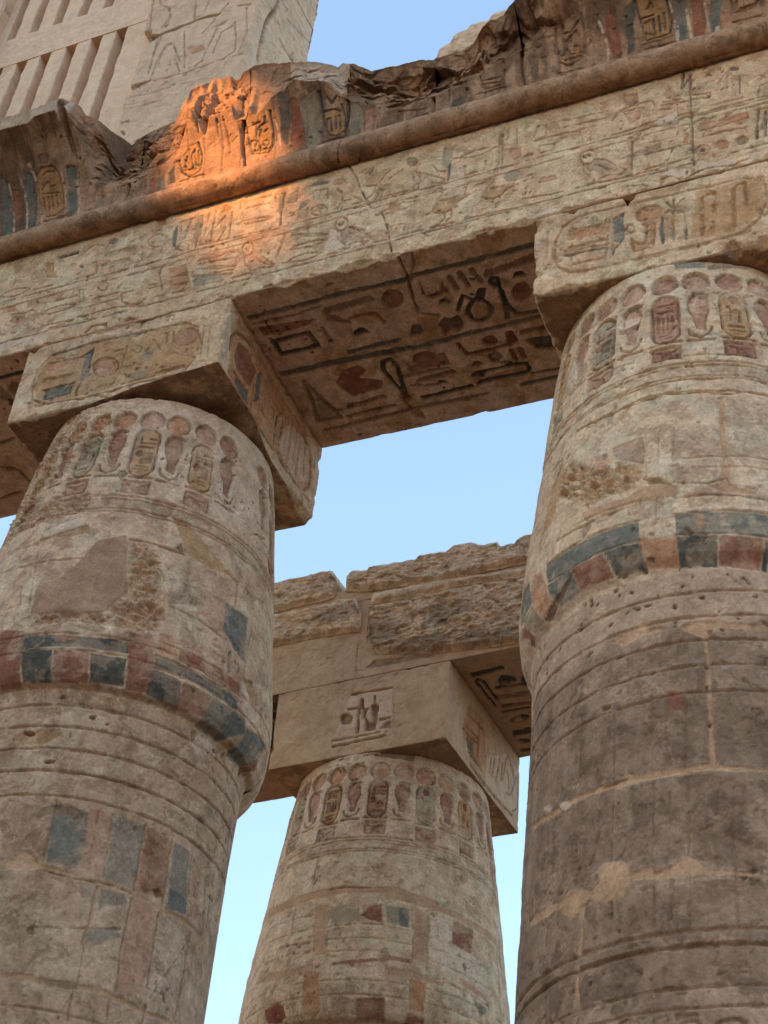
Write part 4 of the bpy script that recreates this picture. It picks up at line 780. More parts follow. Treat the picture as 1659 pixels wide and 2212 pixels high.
CARVE['K2'] = '''
l 10 14 m -33.5 -.730 -21.6 -.746 -13.5 -.742 -6.1 -.733 -.0 -.736 10.0 -.744 18.2 -.745 26.5 -.750 33.4 -.750
l 7 18 d -25.4 -.746 -13.5 -.749 -5.2 -.747 -.0 -.743
l 7 18 d .8 -.739 5.0 -.751 13.3 -.751 16.5 -.759 21.4 -.767 24.4 -.751 30.8 -.748
l 8 6 n -20.2 -.508 -7.2 -.533 6.5 -.553 28.5 -.559
p 0 3 m -5.8 -.352 5.0 -.334 11.1 -.342 16.6 -.358 18.3 -.389 38.8 -.369 39.1 -.353 32.0 -.345 19.4 -.366 17.9 -.373 4.9 -.364 -5.3 -.362
p 0 4 w 32.4 -.197 36.2 -.192 35.5 -.241 33.1 -.261
p 0 5 w -18.5 -.276 -16.3 -.245 -8.5 -.259 -9.5 -.292 -15.0 -.299
p 0 10 d -17.7 -.327 -16.1 -.307 -8.5 -.290 -9.4 -.338 -14.8 -.337
p 0 1 b 5.4 .002 18.3 -.002 18.0 -.041 5.8 -.034
p 0 1 b 19.2 -.024 30.2 -.012 35.8 -.015 18.9 -.054
l 22 7 m 17.8 -.784 17.7 -.866 17.7 -.912
p 0 5 m 16.8 -.795 19.3 -.795 18.1 -.912 17.3 -1.112 18.6 -1.117 17.3 -1.205 14.8 -1.200 16.2 -1.090 16.5 -.935
l 8 6 n -5.8 -.930 -5.7 -1.118
l 7 5 n -1.8 -.934 -1.9 -1.122
l 8 6 n 2.8 -.915 2.0 -1.154
p 0 11 n -37.2 -.850 -29.7 -.909 -24.1 -.994 -19.7 -1.001 -15.6 -.992 -7.1 -1.079 -6.4 -1.126 -7.8 -1.161 -14.3 -1.161 -24.8 -1.155 -38.3 -1.028 -41.2 -.928
p 0 5 n -17.6 -.925 -6.5 -.926 -6.1 -1.062 -15.6 -.992
p 0 3 p -23.7 -.930 -18.3 -.943 -17.5 -1.025 -21.2 -1.035
p 0 -4 m -26.5 -1.169 -12.1 -1.193 -7.1 -1.164 -2.4 -1.172 2.9 -1.188 4.0 -1.221 2.1 -1.236 -7.1 -1.220 -18.0 -1.222 -25.4 -1.212
l 8 16 d -6.4 -1.126 -1.0 -1.156 1.6 -1.184
p 0 14 d -5.7 -1.139 -1.6 -1.138 .3 -1.175 -4.4 -1.165
p 0 4 y -40.2 -.825 -38.8 -.870 -40.5 -1.010 -40.4 -1.096 -47.9 -1.113 -47.4 -.994 -43.6 -.874
l 10 14 d -40.8 -.831 -44.4 -.911
l 7 5 n -55.1 -.795 -40.4 -.812
l 8 5 n 2.5 -1.071 15.6 -1.074 29.4 -1.075
l 8 5 n 2.4 -1.119 15.3 -1.123 28.9 -1.125
l 9 6 d 2.3 -1.171 11.7 -1.198 16.9 -1.174 17.9 -1.205 24.1 -1.220
p 0 5 m 11.6 -1.213 16.1 -1.195 20.9 -1.224 24.0 -1.241 16.4 -1.245
l 10 7 n 2.4 -1.242 11.5 -1.248 27.5 -1.263
l 8 5 n -30.0 -1.206 -15.0 -1.219 -7.1 -1.225
p 0 1 d 2.8 -.915 16.6 -.923 15.6 -1.079 2.5 -1.071
p 0 1 d 19.6 -.795 32.9 -.783 29.7 -1.053 17.5 -1.079
p 0 1 d 2.5 -1.081 14.9 -1.090 14.4 -1.174 2.3 -1.165
l 10 8 n -40.7 -1.286 -34.7 -1.289 -25.3 -1.293 -16.2 -1.294 -7.7 -1.303
l 10 8 n -36.8 -1.220 -23.9 -1.234 -13.5 -1.233 -7.4 -1.235
l 10 8 n -42.0 -1.356 -31.0 -1.371 -19.4 -1.370 -7.9 -1.380
l 10 8 n 2.3 -1.312 10.3 -1.310 16.5 -1.311 27.2 -1.318
l 10 8 n 2.2 -1.388 11.9 -1.394 26.9 -1.404
l 8 5 d 2.3 -1.244 14.8 -1.245 27.6 -1.260
p 0 4 b -42.3 -1.278 -34.7 -1.292 -24.7 -1.299 -16.2 -1.297 -7.8 -1.306 -8.2 -1.377 -19.5 -1.373 -31.0 -1.373 -41.7 -1.358 -42.4 -1.320
p 0 3 b -42.2 -1.363 -31.7 -1.372 -29.7 -1.427 -29.7 -1.465 -38.2 -1.465 -41.1 -1.421
p 0 3 r -31.0 -1.373 -19.0 -1.377 -17.8 -1.430 -17.7 -1.468 -29.0 -1.458 -29.6 -1.422
p 0 4 k -18.7 -1.376 -7.9 -1.383 -7.3 -1.479 -16.2 -1.474 -17.7 -1.425
p 0 3 o -7.7 -1.383 2.2 -1.393 2.1 -1.486 -7.5 -1.473
p 0 1 d -7.2 -1.229 2.1 -1.240 1.8 -1.387 -7.8 -1.378
l 7 5 n -2.9 -1.238 -3.2 -1.338
p 0 3 b 2.3 -1.312 10.3 -1.311 16.4 -1.313 27.2 -1.319 26.9 -1.406 11.9 -1.395 2.2 -1.389
p 0 2 m 7.3 -1.315 10.2 -1.324 10.4 -1.363 8.6 -1.382 8.0 -1.350
p 0 3 k 2.2 -1.393 13.1 -1.399 12.7 -1.498 2.3 -1.486
p 0 3 r 13.7 -1.403 25.2 -1.411 24.5 -1.505 13.0 -1.493
p 0 3 k 25.7 -1.415 26.9 -1.416 26.6 -1.507 24.9 -1.504
p 0 3 o -50.2 -1.262 -52.3 -1.320 -51.4 -1.374 -46.2 -1.468 -39.7 -1.464 -42.6 -1.412 -42.8 -1.353 -46.1 -1.281
p 0 3 b -71.4 -1.195 -54.0 -1.257 -52.6 -1.299 -51.9 -1.359 -62.0 -1.356 -67.0 -1.328
p 0 3 g -61.6 -1.365 -51.6 -1.365 -48.0 -1.456 -54.5 -1.464 -58.0 -1.410
p 0 3 r -68.5 -1.375 -61.9 -1.368 -57.4 -1.426 -56.1 -1.466
p 0 2 w 2.5 -1.283 10.0 -1.284 12.5 -1.274 17.4 -1.287 27.4 -1.295 27.3 -1.307 16.5 -1.304 2.4 -1.306
h 11 8 n .0 -1.579
h 11 8 n .0 -1.668
h 11 8 n .0 -1.753
h 11 8 n .0 -1.844
h 11 8 n .0 -1.936
p 0 6 m -19.8 -1.687 -18.3 -1.676 -11.5 -1.668 -9.4 -1.658 -7.4 -1.687 -5.3 -1.680 -4.0 -1.692 -10.9 -1.705 -16.0 -1.720
p 0 7 m 1.2 -1.704 4.5 -1.684 8.9 -1.686 18.8 -1.701 25.1 -1.704 24.9 -1.721 11.3 -1.713 8.0 -1.748 5.5 -1.737
p 0 12 d 8.7 -1.719 10.6 -1.717 8.6 -1.749 7.8 -1.773
l 20 7 m 7.9 -1.765 8.1 -1.840 7.7 -1.928 7.7 -2.037 7.5 -2.180
l 8 5 n -7.8 -1.922 -8.4 -2.054 -8.0 -2.168
l 8 4 n -3.3 -1.926 -4.3 -2.155
l 9 6 n 1.5 -1.931 1.1 -2.052 .6 -2.179
l 9 6 n -19.0 -1.916 -18.9 -2.050 -19.2 -2.171
l 8 5 n -30.5 -1.904 -31.0 -2.029 -30.6 -2.139
l 8 5 n -47.9 -1.873 -47.4 -2.068
l 8 5 n -51.9 -1.889 -54.6 -2.040
p 0 4 m -16.1 -2.152 -11.5 -2.174 .6 -2.179 7.0 -2.172 8.1 -2.173 10.8 -2.189 20.8 -2.191 20.7 -2.202 9.1 -2.199 1.7 -2.199 -8.4 -2.197 -16.1 -2.196 -18.9 -2.202 -19.2 -2.193 -16.8 -2.183
l 10 12 d -18.9 -2.179 -15.4 -2.176 -22.5 -2.181
p 0 10 d -22.8 -1.908 -20.1 -1.911 -21.2 -1.922 -22.8 -1.924
p 0 5 o -22.8 -1.916 -19.7 -1.921 -21.2 -1.939
p 0 1 r -3.3 -1.918 1.0 -1.927 .8 -1.989 -3.2 -1.981
p 0 1 d -18.2 -1.915 -8.5 -1.924 -8.6 -2.167 -18.2 -2.167
p 0 1 d -7.8 -1.922 1.3 -1.931 .6 -2.179 -8.0 -2.168
p 0 1 d 2.2 -1.933 7.0 -1.935 7.0 -2.172 1.2 -2.176
p 0 1 d 9.1 -1.937 22.9 -1.947 20.9 -2.180 8.7 -2.170
p 0 1 d -30.5 -1.904 -19.3 -1.918 -19.6 -2.169 -28.9 -2.154
p 0 1 d -14.5 -1.760 7.3 -1.764 7.2 -1.830 -14.6 -1.818
p 0 1 d 9.1 -1.766 24.4 -1.772 23.9 -1.838 8.8 -1.832
p 0 5 m -57.5 -2.132 -45.2 -2.162 -29.7 -2.170 -18.2 -2.175 -8.4 -2.183 .6 -2.183 1.7 -2.200 -8.4 -2.198 -18.2 -2.190 -28.8 -2.189 -42.5 -2.184 -54.8 -2.159
p 0 -3 m -22.2 -2.416 -18.8 -2.420 -14.9 -2.445 -14.0 -2.468 -14.3 -2.501 -16.2 -2.536 -20.7 -2.542 -25.6 -2.513 -25.0 -2.488 -22.9 -2.468 -23.6 -2.432
p 0 -3 m -37.4 -2.481 -33.8 -2.454 -28.8 -2.471 -25.7 -2.486 -26.4 -2.510 -30.2 -2.530 -32.6 -2.541 -36.2 -2.513
p 0 4 m -14.3 -2.467 -8.9 -2.467 -8.3 -2.482 -4.3 -2.476 -1.5 -2.454 1.2 -2.451 4.3 -2.488 10.0 -2.498 18.2 -2.508 18.2 -2.514 10.0 -2.508 4.8 -2.502 -.6 -2.499 -6.1 -2.503 -13.7 -2.489
p 0 4 m -56.0 -2.456 -52.4 -2.446 -37.4 -2.467 -30.4 -2.468 -35.4 -2.489 -43.6 -2.487 -52.0 -2.476
l 22 6 m -28.6 -2.522 -29.2 -2.587 -30.1 -2.668 -30.1 -2.775 -30.7 -2.838
l 12 8 m -55.0 -2.146 -59.0 -2.185
l 9 7 n -19.2 -2.183 -19.5 -2.298 -19.8 -2.417
l 9 6 n -19.7 -2.539 -20.0 -2.636
l 8 5 n -7.8 -2.210 -8.1 -2.346 -8.6 -2.448
l 8 5 n -3.7 -2.248 -4.2 -2.436
l 9 7 n 1.1 -2.206 .8 -2.327 .2 -2.443
l 9 6 n 12.1 -2.252 11.1 -2.371 11.0 -2.505 10.6 -2.659
l 9 6 n .5 -2.510 -.1 -2.651
l 8 5 n -8.4 -2.502 -8.4 -2.632
l 8 5 n -3.9 -2.510 -4.6 -2.651
l 9 5 n -31.3 -2.185 -31.4 -2.303 -31.3 -2.444
l 8 5 n -52.7 -2.174 -52.0 -2.348 -54.1 -2.452
l 8 5 n -42.4 -2.199 -41.3 -2.429
p 0 2 d 1.0 -2.518 10.9 -2.525 10.9 -2.602 1.2 -2.583
p 0 1 d 11.4 -2.525 18.1 -2.524 17.7 -2.576 11.5 -2.596
p 0 1 d -18.2 -2.194 -8.4 -2.209 -8.9 -2.447 -18.8 -2.413
p 0 1 d -7.2 -2.204 .5 -2.205 -.4 -2.443 -7.7 -2.450
p 0 1 d 1.7 -2.207 11.8 -2.216 10.1 -2.485 1.2 -2.451
p 0 1 d 12.8 -2.230 20.5 -2.228 18.3 -2.491 11.7 -2.486
p 0 1 d -30.5 -2.182 -20.3 -2.186 -20.2 -2.402 -25.1 -2.433 -30.4 -2.447
p 0 1 d -27.1 -2.528 -20.1 -2.544 -20.3 -2.641 -27.6 -2.638
p 0 1 d -19.4 -2.546 -.1 -2.523 -.6 -2.651 -19.4 -2.638
p 0 1 d -50.8 -2.185 -32.2 -2.204 -31.3 -2.451 -39.5 -2.451 -51.0 -2.425
h 16 8 n .0 -2.656
h 16 12 d .0 -2.697
h 10 6 n .0 -2.806
h 10 7 n .0 -2.856
p 0 1 d -27.5 -2.651 16.6 -2.707 15.9 -2.804 -28.6 -2.792
p 0 1 d -56.6 -2.536 -30.6 -2.627 -31.6 -2.807 -63.1 -2.707
l 9 9 d -17.5 -2.870 -15.1 -2.863 -14.6 -2.880
p 0 5 g -11.8 -2.864 -9.6 -2.862 -8.9 -2.890 -12.1 -2.885
l 10 9 d -3.0 -2.898 -2.5 -2.887 .5 -2.887 .9 -2.902
l 9 9 d -3.9 -2.877 -3.6 -2.870 -3.1 -2.877 -2.8 -2.870 -2.4 -2.877 -2.1 -2.870 -1.6 -2.877 -1.3 -2.870 -.9 -2.877 -.6 -2.869 -.2 -2.876 .2 -2.869 .6 -2.876
l 9 9 d 4.3 -2.901 5.8 -2.890 9.2 -2.889 10.5 -2.900
p 0 14 d -9.7 -2.670 -9.8 -2.671 -9.9 -2.672 -10.2 -2.673 -10.5 -2.674 -10.8 -2.674 -11.2 -2.673 -11.6 -2.673 -11.8 -2.672 -12.1 -2.671 -12.2 -2.670 -12.2 -2.668 -12.1 -2.667 -11.9 -2.667 -11.6 -2.666 -11.3 -2.666 -10.9 -2.666 -10.6 -2.666 -10.2 -2.667 -10.0 -2.668 -9.8 -2.669 -9.7 -2.670
l 8 18 d -25.9 -2.751 -25.5 -2.743
l 7 8 d -19.5 -2.298 -23.1 -2.300 -25.2 -2.377 -26.6 -2.407
p 0 -4 w -42.3 -2.162 -42.4 -2.165 -42.6 -2.167 -43.1 -2.167 -43.6 -2.166 -44.3 -2.163 -45.1 -2.159 -45.8 -2.154 -46.4 -2.148 -46.9 -2.143 -47.1 -2.138 -47.2 -2.134 -47.0 -2.132 -46.6 -2.131 -46.0 -2.132 -45.3 -2.134 -44.5 -2.138 -43.8 -2.142 -43.2 -2.148 -42.7 -2.153 -42.4 -2.158 -42.3 -2.162
p 0 -4 w -33.6 -2.194 -33.7 -2.198 -33.9 -2.200 -34.4 -2.201 -35.0 -2.201 -35.7 -2.198 -36.5 -2.194 -37.2 -2.189 -37.9 -2.183 -38.3 -2.177 -38.6 -2.172 -38.6 -2.167 -38.4 -2.164 -38.0 -2.162 -37.4 -2.162 -36.7 -2.164 -35.9 -2.168 -35.2 -2.172 -34.5 -2.177 -34.0 -2.183 -33.7 -2.189 -33.6 -2.194
p 0 -6 w -16.4 -2.323 -16.4 -2.324 -16.5 -2.325 -16.6 -2.325 -16.7 -2.325 -16.8 -2.325 -16.9 -2.325 -17.0 -2.324 -17.1 -2.323 -17.2 -2.322 -17.2 -2.321 -17.2 -2.320 -17.2 -2.319 -17.1 -2.318 -17.0 -2.318 -16.9 -2.318 -16.8 -2.318 -16.7 -2.319 -16.6 -2.320 -16.5 -2.321 -16.4 -2.322 -16.4 -2.323
l 10 10 n 5.4 -2.776 7.5 -2.768
p 0 8 d -71.1 -2.388 -71.1 -2.394 -71.0 -2.400 -71.0 -2.405 -70.9 -2.409 -70.8 -2.411 -70.7 -2.411 -70.7 -2.410 -70.6 -2.406 -70.6 -2.402 -70.5 -2.396 -70.5 -2.390 -70.5 -2.384 -70.6 -2.379 -70.7 -2.375 -70.7 -2.372 -70.8 -2.370 -70.9 -2.371 -71.0 -2.373 -71.0 -2.377 -71.1 -2.382 -71.1 -2.388
'''
CARVE['K3'] = '''
p 0 8 d 15.0 -.033 34.9 -.031 33.4 -.103 21.6 -.100 9.5 -.081
l 8 10 d -11.0 -.078 -5.1 -.072 12.9 -.077
p 0 -3 w -9.2 -.067 12.6 -.053 14.5 -.068 -6.7 -.088
l 7 5 d -12.6 -.614 -12.3 -.719 -12.3 -.830
p 0 2 o 20.2 -.629 27.3 -.631 39.7 -.623 39.0 -.642 21.1 -.646
p 0 1 d 45.9 -.665 57.6 -.640 67.5 -.632 67.1 -.710 57.3 -.777 46.8 -.748
p 0 1 w 32.5 -.657 45.9 -.648 46.0 -.801 36.0 -.820 32.1 -.735
p 0 14 d -13.1 -.577 -13.1 -.580 -13.2 -.582 -13.4 -.583 -13.7 -.584 -14.0 -.584 -14.4 -.582 -14.7 -.580 -15.0 -.578 -15.3 -.575 -15.5 -.572 -15.5 -.569 -15.5 -.567 -15.3 -.565 -15.1 -.564 -14.8 -.564 -14.4 -.565 -14.1 -.566 -13.7 -.569 -13.4 -.571 -13.2 -.574 -13.1 -.577
l 9 5 d -11.4 -.599 -10.7 -.820 -11.8 -.897
p 0 4 m -53.9 -.863 -36.2 -.893 -14.5 -.896 .2 -.893 5.8 -.888 22.7 -.890 22.9 -.929 4.1 -.930 -10.9 -.945 -25.0 -.949 -41.6 -.935
l 8 12 d -2.0 -.896 5.8 -.892 11.3 -.901 21.8 -.895
p 0 2 p 13.2 -.993 22.4 -.988 23.1 -1.090 14.8 -1.057
p 0 4 r 13.8 -1.057 17.4 -1.005 22.4 -.988 23.1 -1.090 18.1 -1.081
p 0 1 g -.6 -.997 12.2 -.993 14.1 -1.083 .8 -1.101
l 8 5 n -8.0 -.971 -4.7 -1.244
l 8 5 n -.8 -.983 .7 -1.251
l 8 5 n -20.0 -.966 -19.4 -1.109
p 0 2 m -8.0 -.971 -1.5 -.976 .3 -1.263 -4.5 -1.256
l 8 5 n -.1 -1.113 13.2 -1.102 24.0 -1.102
l 8 5 n -.2 -1.182 13.9 -1.177 24.5 -1.179
l 8 5 n 1.7 -1.252 14.5 -1.243 25.0 -1.250
l 8 5 n -35.8 -1.012 -20.0 -1.024 -8.1 -1.036
l 8 5 n -36.5 -1.099 -19.4 -1.109 -8.0 -1.113
l 8 5 n -36.0 -1.164 -20.7 -1.175 -7.8 -1.189
l 8 5 n -33.7 -1.224 -19.4 -1.229 -7.0 -1.240
p 0 1 r 3.4 -1.308 25.1 -1.280 25.2 -1.298 3.6 -1.327
p 0 5 m -38.7 -1.314 -31.5 -1.293 -9.3 -1.308 -6.1 -1.302 -5.6 -1.339 -22.4 -1.348
p 0 5 y -7.8 -1.335 -1.1 -1.358 .9 -1.533 -3.3 -1.570 -7.7 -1.534
p 0 3 r -28.4 -1.478 -21.1 -1.465 -17.1 -1.485 -16.0 -1.540 -21.4 -1.555 -27.2 -1.541
p 0 3 r 15.4 -1.485 26.4 -1.472 27.2 -1.568 15.8 -1.567
p 0 2 d 1.8 -1.472 14.4 -1.486 14.8 -1.557 2.0 -1.554
h 9 6 n .0 -1.466
h 8 6 n .0 -1.396
p 0 1 d 3.3 -1.396 22.1 -1.378 22.7 -1.459 4.7 -1.468
p 0 2 w 3.7 -1.339 25.4 -1.321 25.7 -1.368 4.2 -1.386
p 0 4 m 22.6 -.884 29.0 -.889 35.4 -.909 42.0 -.912 47.8 -.920 48.9 -.955 56.3 -.941 61.7 -.945 70.9 -.955 88.3 -.945 87.5 -.987 70.6 -.995 56.3 -.980 44.4 -.976 35.6 -.967 23.1 -.949
p 0 3 r 55.6 -.995 67.3 -1.003 65.8 -1.135 54.7 -1.130
p 0 3 p 60.6 -1.284 75.1 -1.293 73.2 -1.349 59.3 -1.325
p 0 2 w 44.4 -.995 55.0 -.997 54.7 -1.137 66.5 -1.138 76.2 -1.155 75.0 -1.317 59.3 -1.289 44.7 -1.268 43.5 -1.186
l 8 5 n 44.6 -1.183 66.3 -1.176 78.0 -1.158
l 8 5 n 43.6 -1.247 59.3 -1.265 77.0 -1.272
l 8 5 n 43.8 -1.330 59.3 -1.349 76.5 -1.369
l 8 5 n 35.7 -.980 36.6 -1.277
l 8 5 n 43.2 -.986 42.8 -1.333
p 0 2 m 36.7 -.977 43.3 -1.011 43.7 -1.271 36.6 -1.253
p 0 2 g 24.4 -.999 34.7 -.995 34.0 -1.098 25.0 -1.088
l 8 5 n 24.1 -1.114 35.1 -1.115
l 8 5 n 24.6 -1.189 35.8 -1.188
p 0 2 r 25.0 -1.262 35.6 -1.268 35.7 -1.291 25.2 -1.286
p 0 1 d 44.9 -1.374 61.9 -1.385 72.0 -1.411 72.7 -1.460 56.6 -1.459 43.4 -1.433
p 0 4 y 36.0 -1.362 42.9 -1.368 43.0 -1.445 42.2 -1.511 36.3 -1.513
p 0 3 m 25.4 -1.321 36.8 -1.325 51.2 -1.343 50.2 -1.364 35.1 -1.364 25.7 -1.368
p 0 1 b 65.7 -1.370 74.8 -1.377 73.7 -1.415 67.7 -1.418
p 0 3 r 36.4 -1.523 43.5 -1.529 43.8 -1.555 36.0 -1.571
p 0 1 b 29.5 -.992 34.7 -.995 34.5 -1.097 31.0 -1.104
l 14 5 m 85.2 -.961 87.3 -1.149 84.7 -1.354
p 0 5 o -7.6 -1.348 -1.0 -1.364 .4 -1.532 -3.3 -1.565 -7.1 -1.534
p 0 4 r -28.4 -1.478 -21.1 -1.465 -17.1 -1.485 -16.0 -1.540 -21.4 -1.555 -27.2 -1.541
p 0 4 r 15.4 -1.485 26.0 -1.472 26.8 -1.568 15.8 -1.567
p 0 5 o 35.6 -1.369 42.4 -1.370 42.7 -1.446 42.2 -1.511 36.8 -1.512
'''
CARVE['W'] = '''
p 0 4 b -.927 .737 -.891 .621 -.859 .062 -.906 .056 -.938 .356
l 10 3 w -.890 .632 -.873 .469 -.846 .093
p 0 4 r -.878 .577 -.830 .555 -.806 .313 -.848 .205 -.874 .427
l 12 3 w -.820 .649 -.799 .515 -.770 .059
p 0 4 b -.799 .718 -.751 .642 -.736 .455 -.717 .080 -.759 .071 -.792 .484
l 12 3 w -.756 .733 -.718 .528 -.687 .098
p 0 3 y -.726 .607 -.712 .672 -.667 .681 -.614 .641 -.598 .535 -.582 .310 -.583 .176 -.621 .156 -.680 .203 -.710 .322
l 10 10 y -.696 .214 -.720 .418 -.728 .632 -.690 .685 -.635 .673 -.602 .600 -.584 .404 -.574 .223 -.613 .160 -.670 .179
l 9 9 n -.689 .615 -.670 .642 -.624 .622 -.626 .599
l 9 9 n -.694 .517 -.669 .556 -.655 .496 -.631 .498
l 9 8 n -.700 .450 -.608 .416
l 10 10 n -.683 .256 -.696 .405
l 10 10 n -.658 .242 -.672 .407
l 10 10 n -.635 .244 -.648 .401
l 10 10 n -.611 .245 -.620 .393
p 0 4 d -.640 .729 -.643 .718 -.649 .709 -.657 .703 -.667 .700 -.677 .702 -.687 .707 -.697 .715 -.704 .726 -.708 .738 -.709 .750 -.707 .762 -.702 .770 -.695 .778 -.686 .782 -.676 .782 -.665 .779 -.656 .773 -.648 .765 -.643 .753 -.640 .741 -.640 .729
l 9 8 n -.689 .118 -.546 .114
l 9 8 n -.691 .061 -.540 .052
p 0 4 b -.560 .629 -.550 .648 -.499 .602 -.497 .414 -.503 .159 -.530 .103 -.552 .355
p 0 4 b -.552 .355 -.512 .348 -.494 .097 -.534 .067
l 12 3 w -.586 .593 -.568 .364 -.554 .157
l 12 3 w -.504 .489 -.487 .286 -.481 .088
p 0 2 p -.481 .406 -.419 .401 -.394 .158 -.453 .125
p 0 3 g -.384 .256 -.352 .236 -.331 .057 -.373 .087
p 0 3 p -.144 .221 -.123 .274 -.100 .023 -.139 .032
p 0 3 b -.054 .247 -.017 .257 .003 .044 -.048 .023
p 0 3 k .005 .275 .034 .321 .052 .141 .011 .134
p 0 3 r -.096 .257 -.067 .272 -.045 -.001 -.082 -.013
p 0 3 y .064 .364 .126 .498 .171 .501 .187 .321 .179 .195 .137 .154 .089 .221
l 9 9 k .064 .379 .081 .244 .129 .150 .179 .195 .187 .352 .171 .501
l 9 9 k .140 .255 .127 .386 .147 .446 .154 .278
l 9 9 k .170 .252 .165 .422
l 9 9 k .094 .284 .105 .399
l 9 8 n .080 .260 .185 .225
l 9 8 n .071 .128 .197 .130
l 9 9 k .453 .234 .433 .384 .421 .568 .440 .642
l 12 10 k .552 .589 .562 .411 .555 .240 .537 .176 .453 .219
p 0 2 y .429 .586 .477 .625 .541 .615 .554 .352 .555 .210 .518 .174 .453 .219 .434 .422
l 9 9 k .458 .539 .476 .518 .471 .362 .446 .364
l 9 9 k .484 .381 .499 .447 .474 .473 .521 .506 .524 .560
l 9 9 k .457 .517 .496 .530
l 9 9 k .465 .299 .478 .358 .491 .268
l 9 9 k .539 .293 .538 .284 .536 .277 .533 .272 .529 .271 .524 .272 .519 .275 .514 .282 .510 .291 .507 .299 .506 .309 .506 .319 .507 .326 .510 .331 .514 .334 .519 .335 .524 .332 .528 .327 .533 .321 .536 .312 .538 .302 .539 .293
l 8 9 k .460 .233 .465 .256 .475 .230 .480 .253 .490 .227 .495 .250 .505 .224 .510 .248 .520 .222 .525 .245 .535 .219 .540 .243 .550 .217
l 9 9 k .517 .424 .531 .441
l 8 7 d .311 .652 .326 .505 .336 .296
l 8 7 d .386 .685 .391 .505 .401 .254
l 8 6 d .279 .656 .280 .506
l 8 7 d .585 .518 .600 .178
l 8 6 w .572 .513 .587 .384 .594 .183
p 0 2 r .652 .643 .696 .642 .719 .382 .721 .121 .658 .135
p 0 3 k .602 .703 .658 .697 .651 .422 .633 .155 .599 .324
p 0 3 g .707 .617 .787 .658 .800 .517 .806 .260 .804 .056 .736 .077 .719 .382
p 0 2 y .824 .492 .865 .446 .908 .434 .929 .248 .925 .130 .863 .144 .831 .198
l 10 10 k .809 .629 .818 .321 .844 .173 .882 .130 .924 .177 .924 .322 .909 .468
l 9 9 k .831 .243 .831 .366 .850 .367 .856 .211
l 9 9 k .880 .223 .875 .365
l 9 9 k .899 .225 .893 .367
l 9 9 k .821 .447 .865 .446 .901 .413
l 9 9 k .841 .572 .862 .506 .890 .557
l 9 9 n .815 .099 .932 .091
l 9 9 n .825 .022 .935 .019
p 0 3 g .934 .442 .989 .435 1.011 .333 1.019 .054 .953 .039
p 0 2 p 1.023 .338 1.059 .342 1.067 .067 1.025 .050
l 9 8 n 1.577 .361 1.579 .223 1.613 .176 1.676 .181 1.691 .338
l 9 8 n 1.580 .293 1.672 .271
l 9 8 n 1.585 .248 1.670 .215
l 9 8 n 1.566 .142 1.692 .136
p 0 3 k 1.439 .132 1.491 .169 1.498 .014 1.446 .024
l 10 16 d 1.510 .259 1.515 .226
l 9 7 n 1.185 .216 1.286 .156 1.322 .160
l 9 7 n 1.193 .049 1.323 .078
p 0 3 k 2.248 .567 2.300 .604 2.276 .374 2.271 .126 2.240 .099 2.241 .397
p 0 4 b 2.462 .515 2.502 .491 2.499 .144 2.483 .047 2.450 .115 2.454 .322
p 0 4 r 2.530 .473 2.581 .441 2.579 .213 2.566 .047 2.519 .052
p 0 3 b 2.610 .423 2.660 .389 2.628 .138 2.630 .044 2.594 .039
p 0 4 w 2.616 .131 2.633 .134 2.636 .057 2.609 .044
l 12 3 w 2.439 .528 2.454 .322 2.455 .092
l 12 3 w 2.508 .410 2.513 .057
l 10 3 w 2.587 .437 2.589 .044
l 10 3 w 2.133 .526 2.156 .312 2.154 .080
p 0 2 r 2.178 .667 2.195 .595 2.218 .327 2.209 .070 2.173 .102 2.158 .449
p 0 2 y 2.306 .602 2.439 .528 2.433 .263 2.410 .166 2.328 .200 2.309 .419
l 12 12 k 2.300 .604 2.309 .419 2.322 .220
l 12 12 k 2.433 .531 2.438 .304 2.424 .206 2.328 .200
l 10 11 y 2.321 .314 2.329 .393 2.345 .410 2.336 .257
l 10 11 k 2.360 .255 2.363 .411
l 10 11 k 2.385 .268 2.388 .422
l 10 11 k 2.409 .265 2.410 .434
l 10 11 k 2.311 .444 2.366 .449
l 10 11 k 2.347 .510 2.363 .559 2.371 .508
l 9 8 n 2.308 .164 2.434 .163
l 9 8 n 2.312 .108 2.443 .084
l 12 11 n 1.942 .573 1.931 .419 1.941 .236 1.990 .165 2.048 .237 2.062 .404 2.061 .622
l 10 10 n 1.974 .568 1.969 .511 2.006 .502 2.043 .575
l 10 10 n 1.976 .431 2.025 .503 2.039 .444
l 10 10 n 1.956 .302 1.978 .361 1.994 .292 2.049 .282
p 0 8 o 2.036 .322 2.035 .311 2.032 .302 2.029 .297 2.025 .294 2.020 .295 2.015 .299 2.011 .305 2.008 .315 2.005 .327 2.005 .337 2.005 .349 2.007 .357 2.010 .365 2.014 .369 2.019 .370 2.024 .367 2.028 .362 2.032 .355 2.034 .344 2.036 .333 2.036 .322
l 8 9 n 1.961 .236 1.968 .254 1.977 .235 1.984 .254 1.994 .234 2.000 .253 2.010 .233 2.017 .252 2.026 .232 2.033 .251 2.042 .231
l 9 8 n 1.932 .106 2.038 .089
l 12 11 n 2.694 .367 2.702 .227 2.766 .224 2.804 .287
l 10 10 n 2.715 .338 2.716 .263 2.785 .256
l 10 10 n 2.703 .242 2.784 .241
l 9 8 n 2.685 .123 2.800 .110
p 0 2 p 2.640 .260 2.686 .255 2.677 .076 2.643 .088
'''
def ops(key):
    out = []
    for ln in CARVE.get(key, '').strip().splitlines():
        t = ln.split(); v = np.array(list(map(float, t[4:]))).reshape(-1, 2)
        out.append((t[0], float(t[1]) * 1e-3, float(t[2]) * 1e-3, t[3], v))
    return out

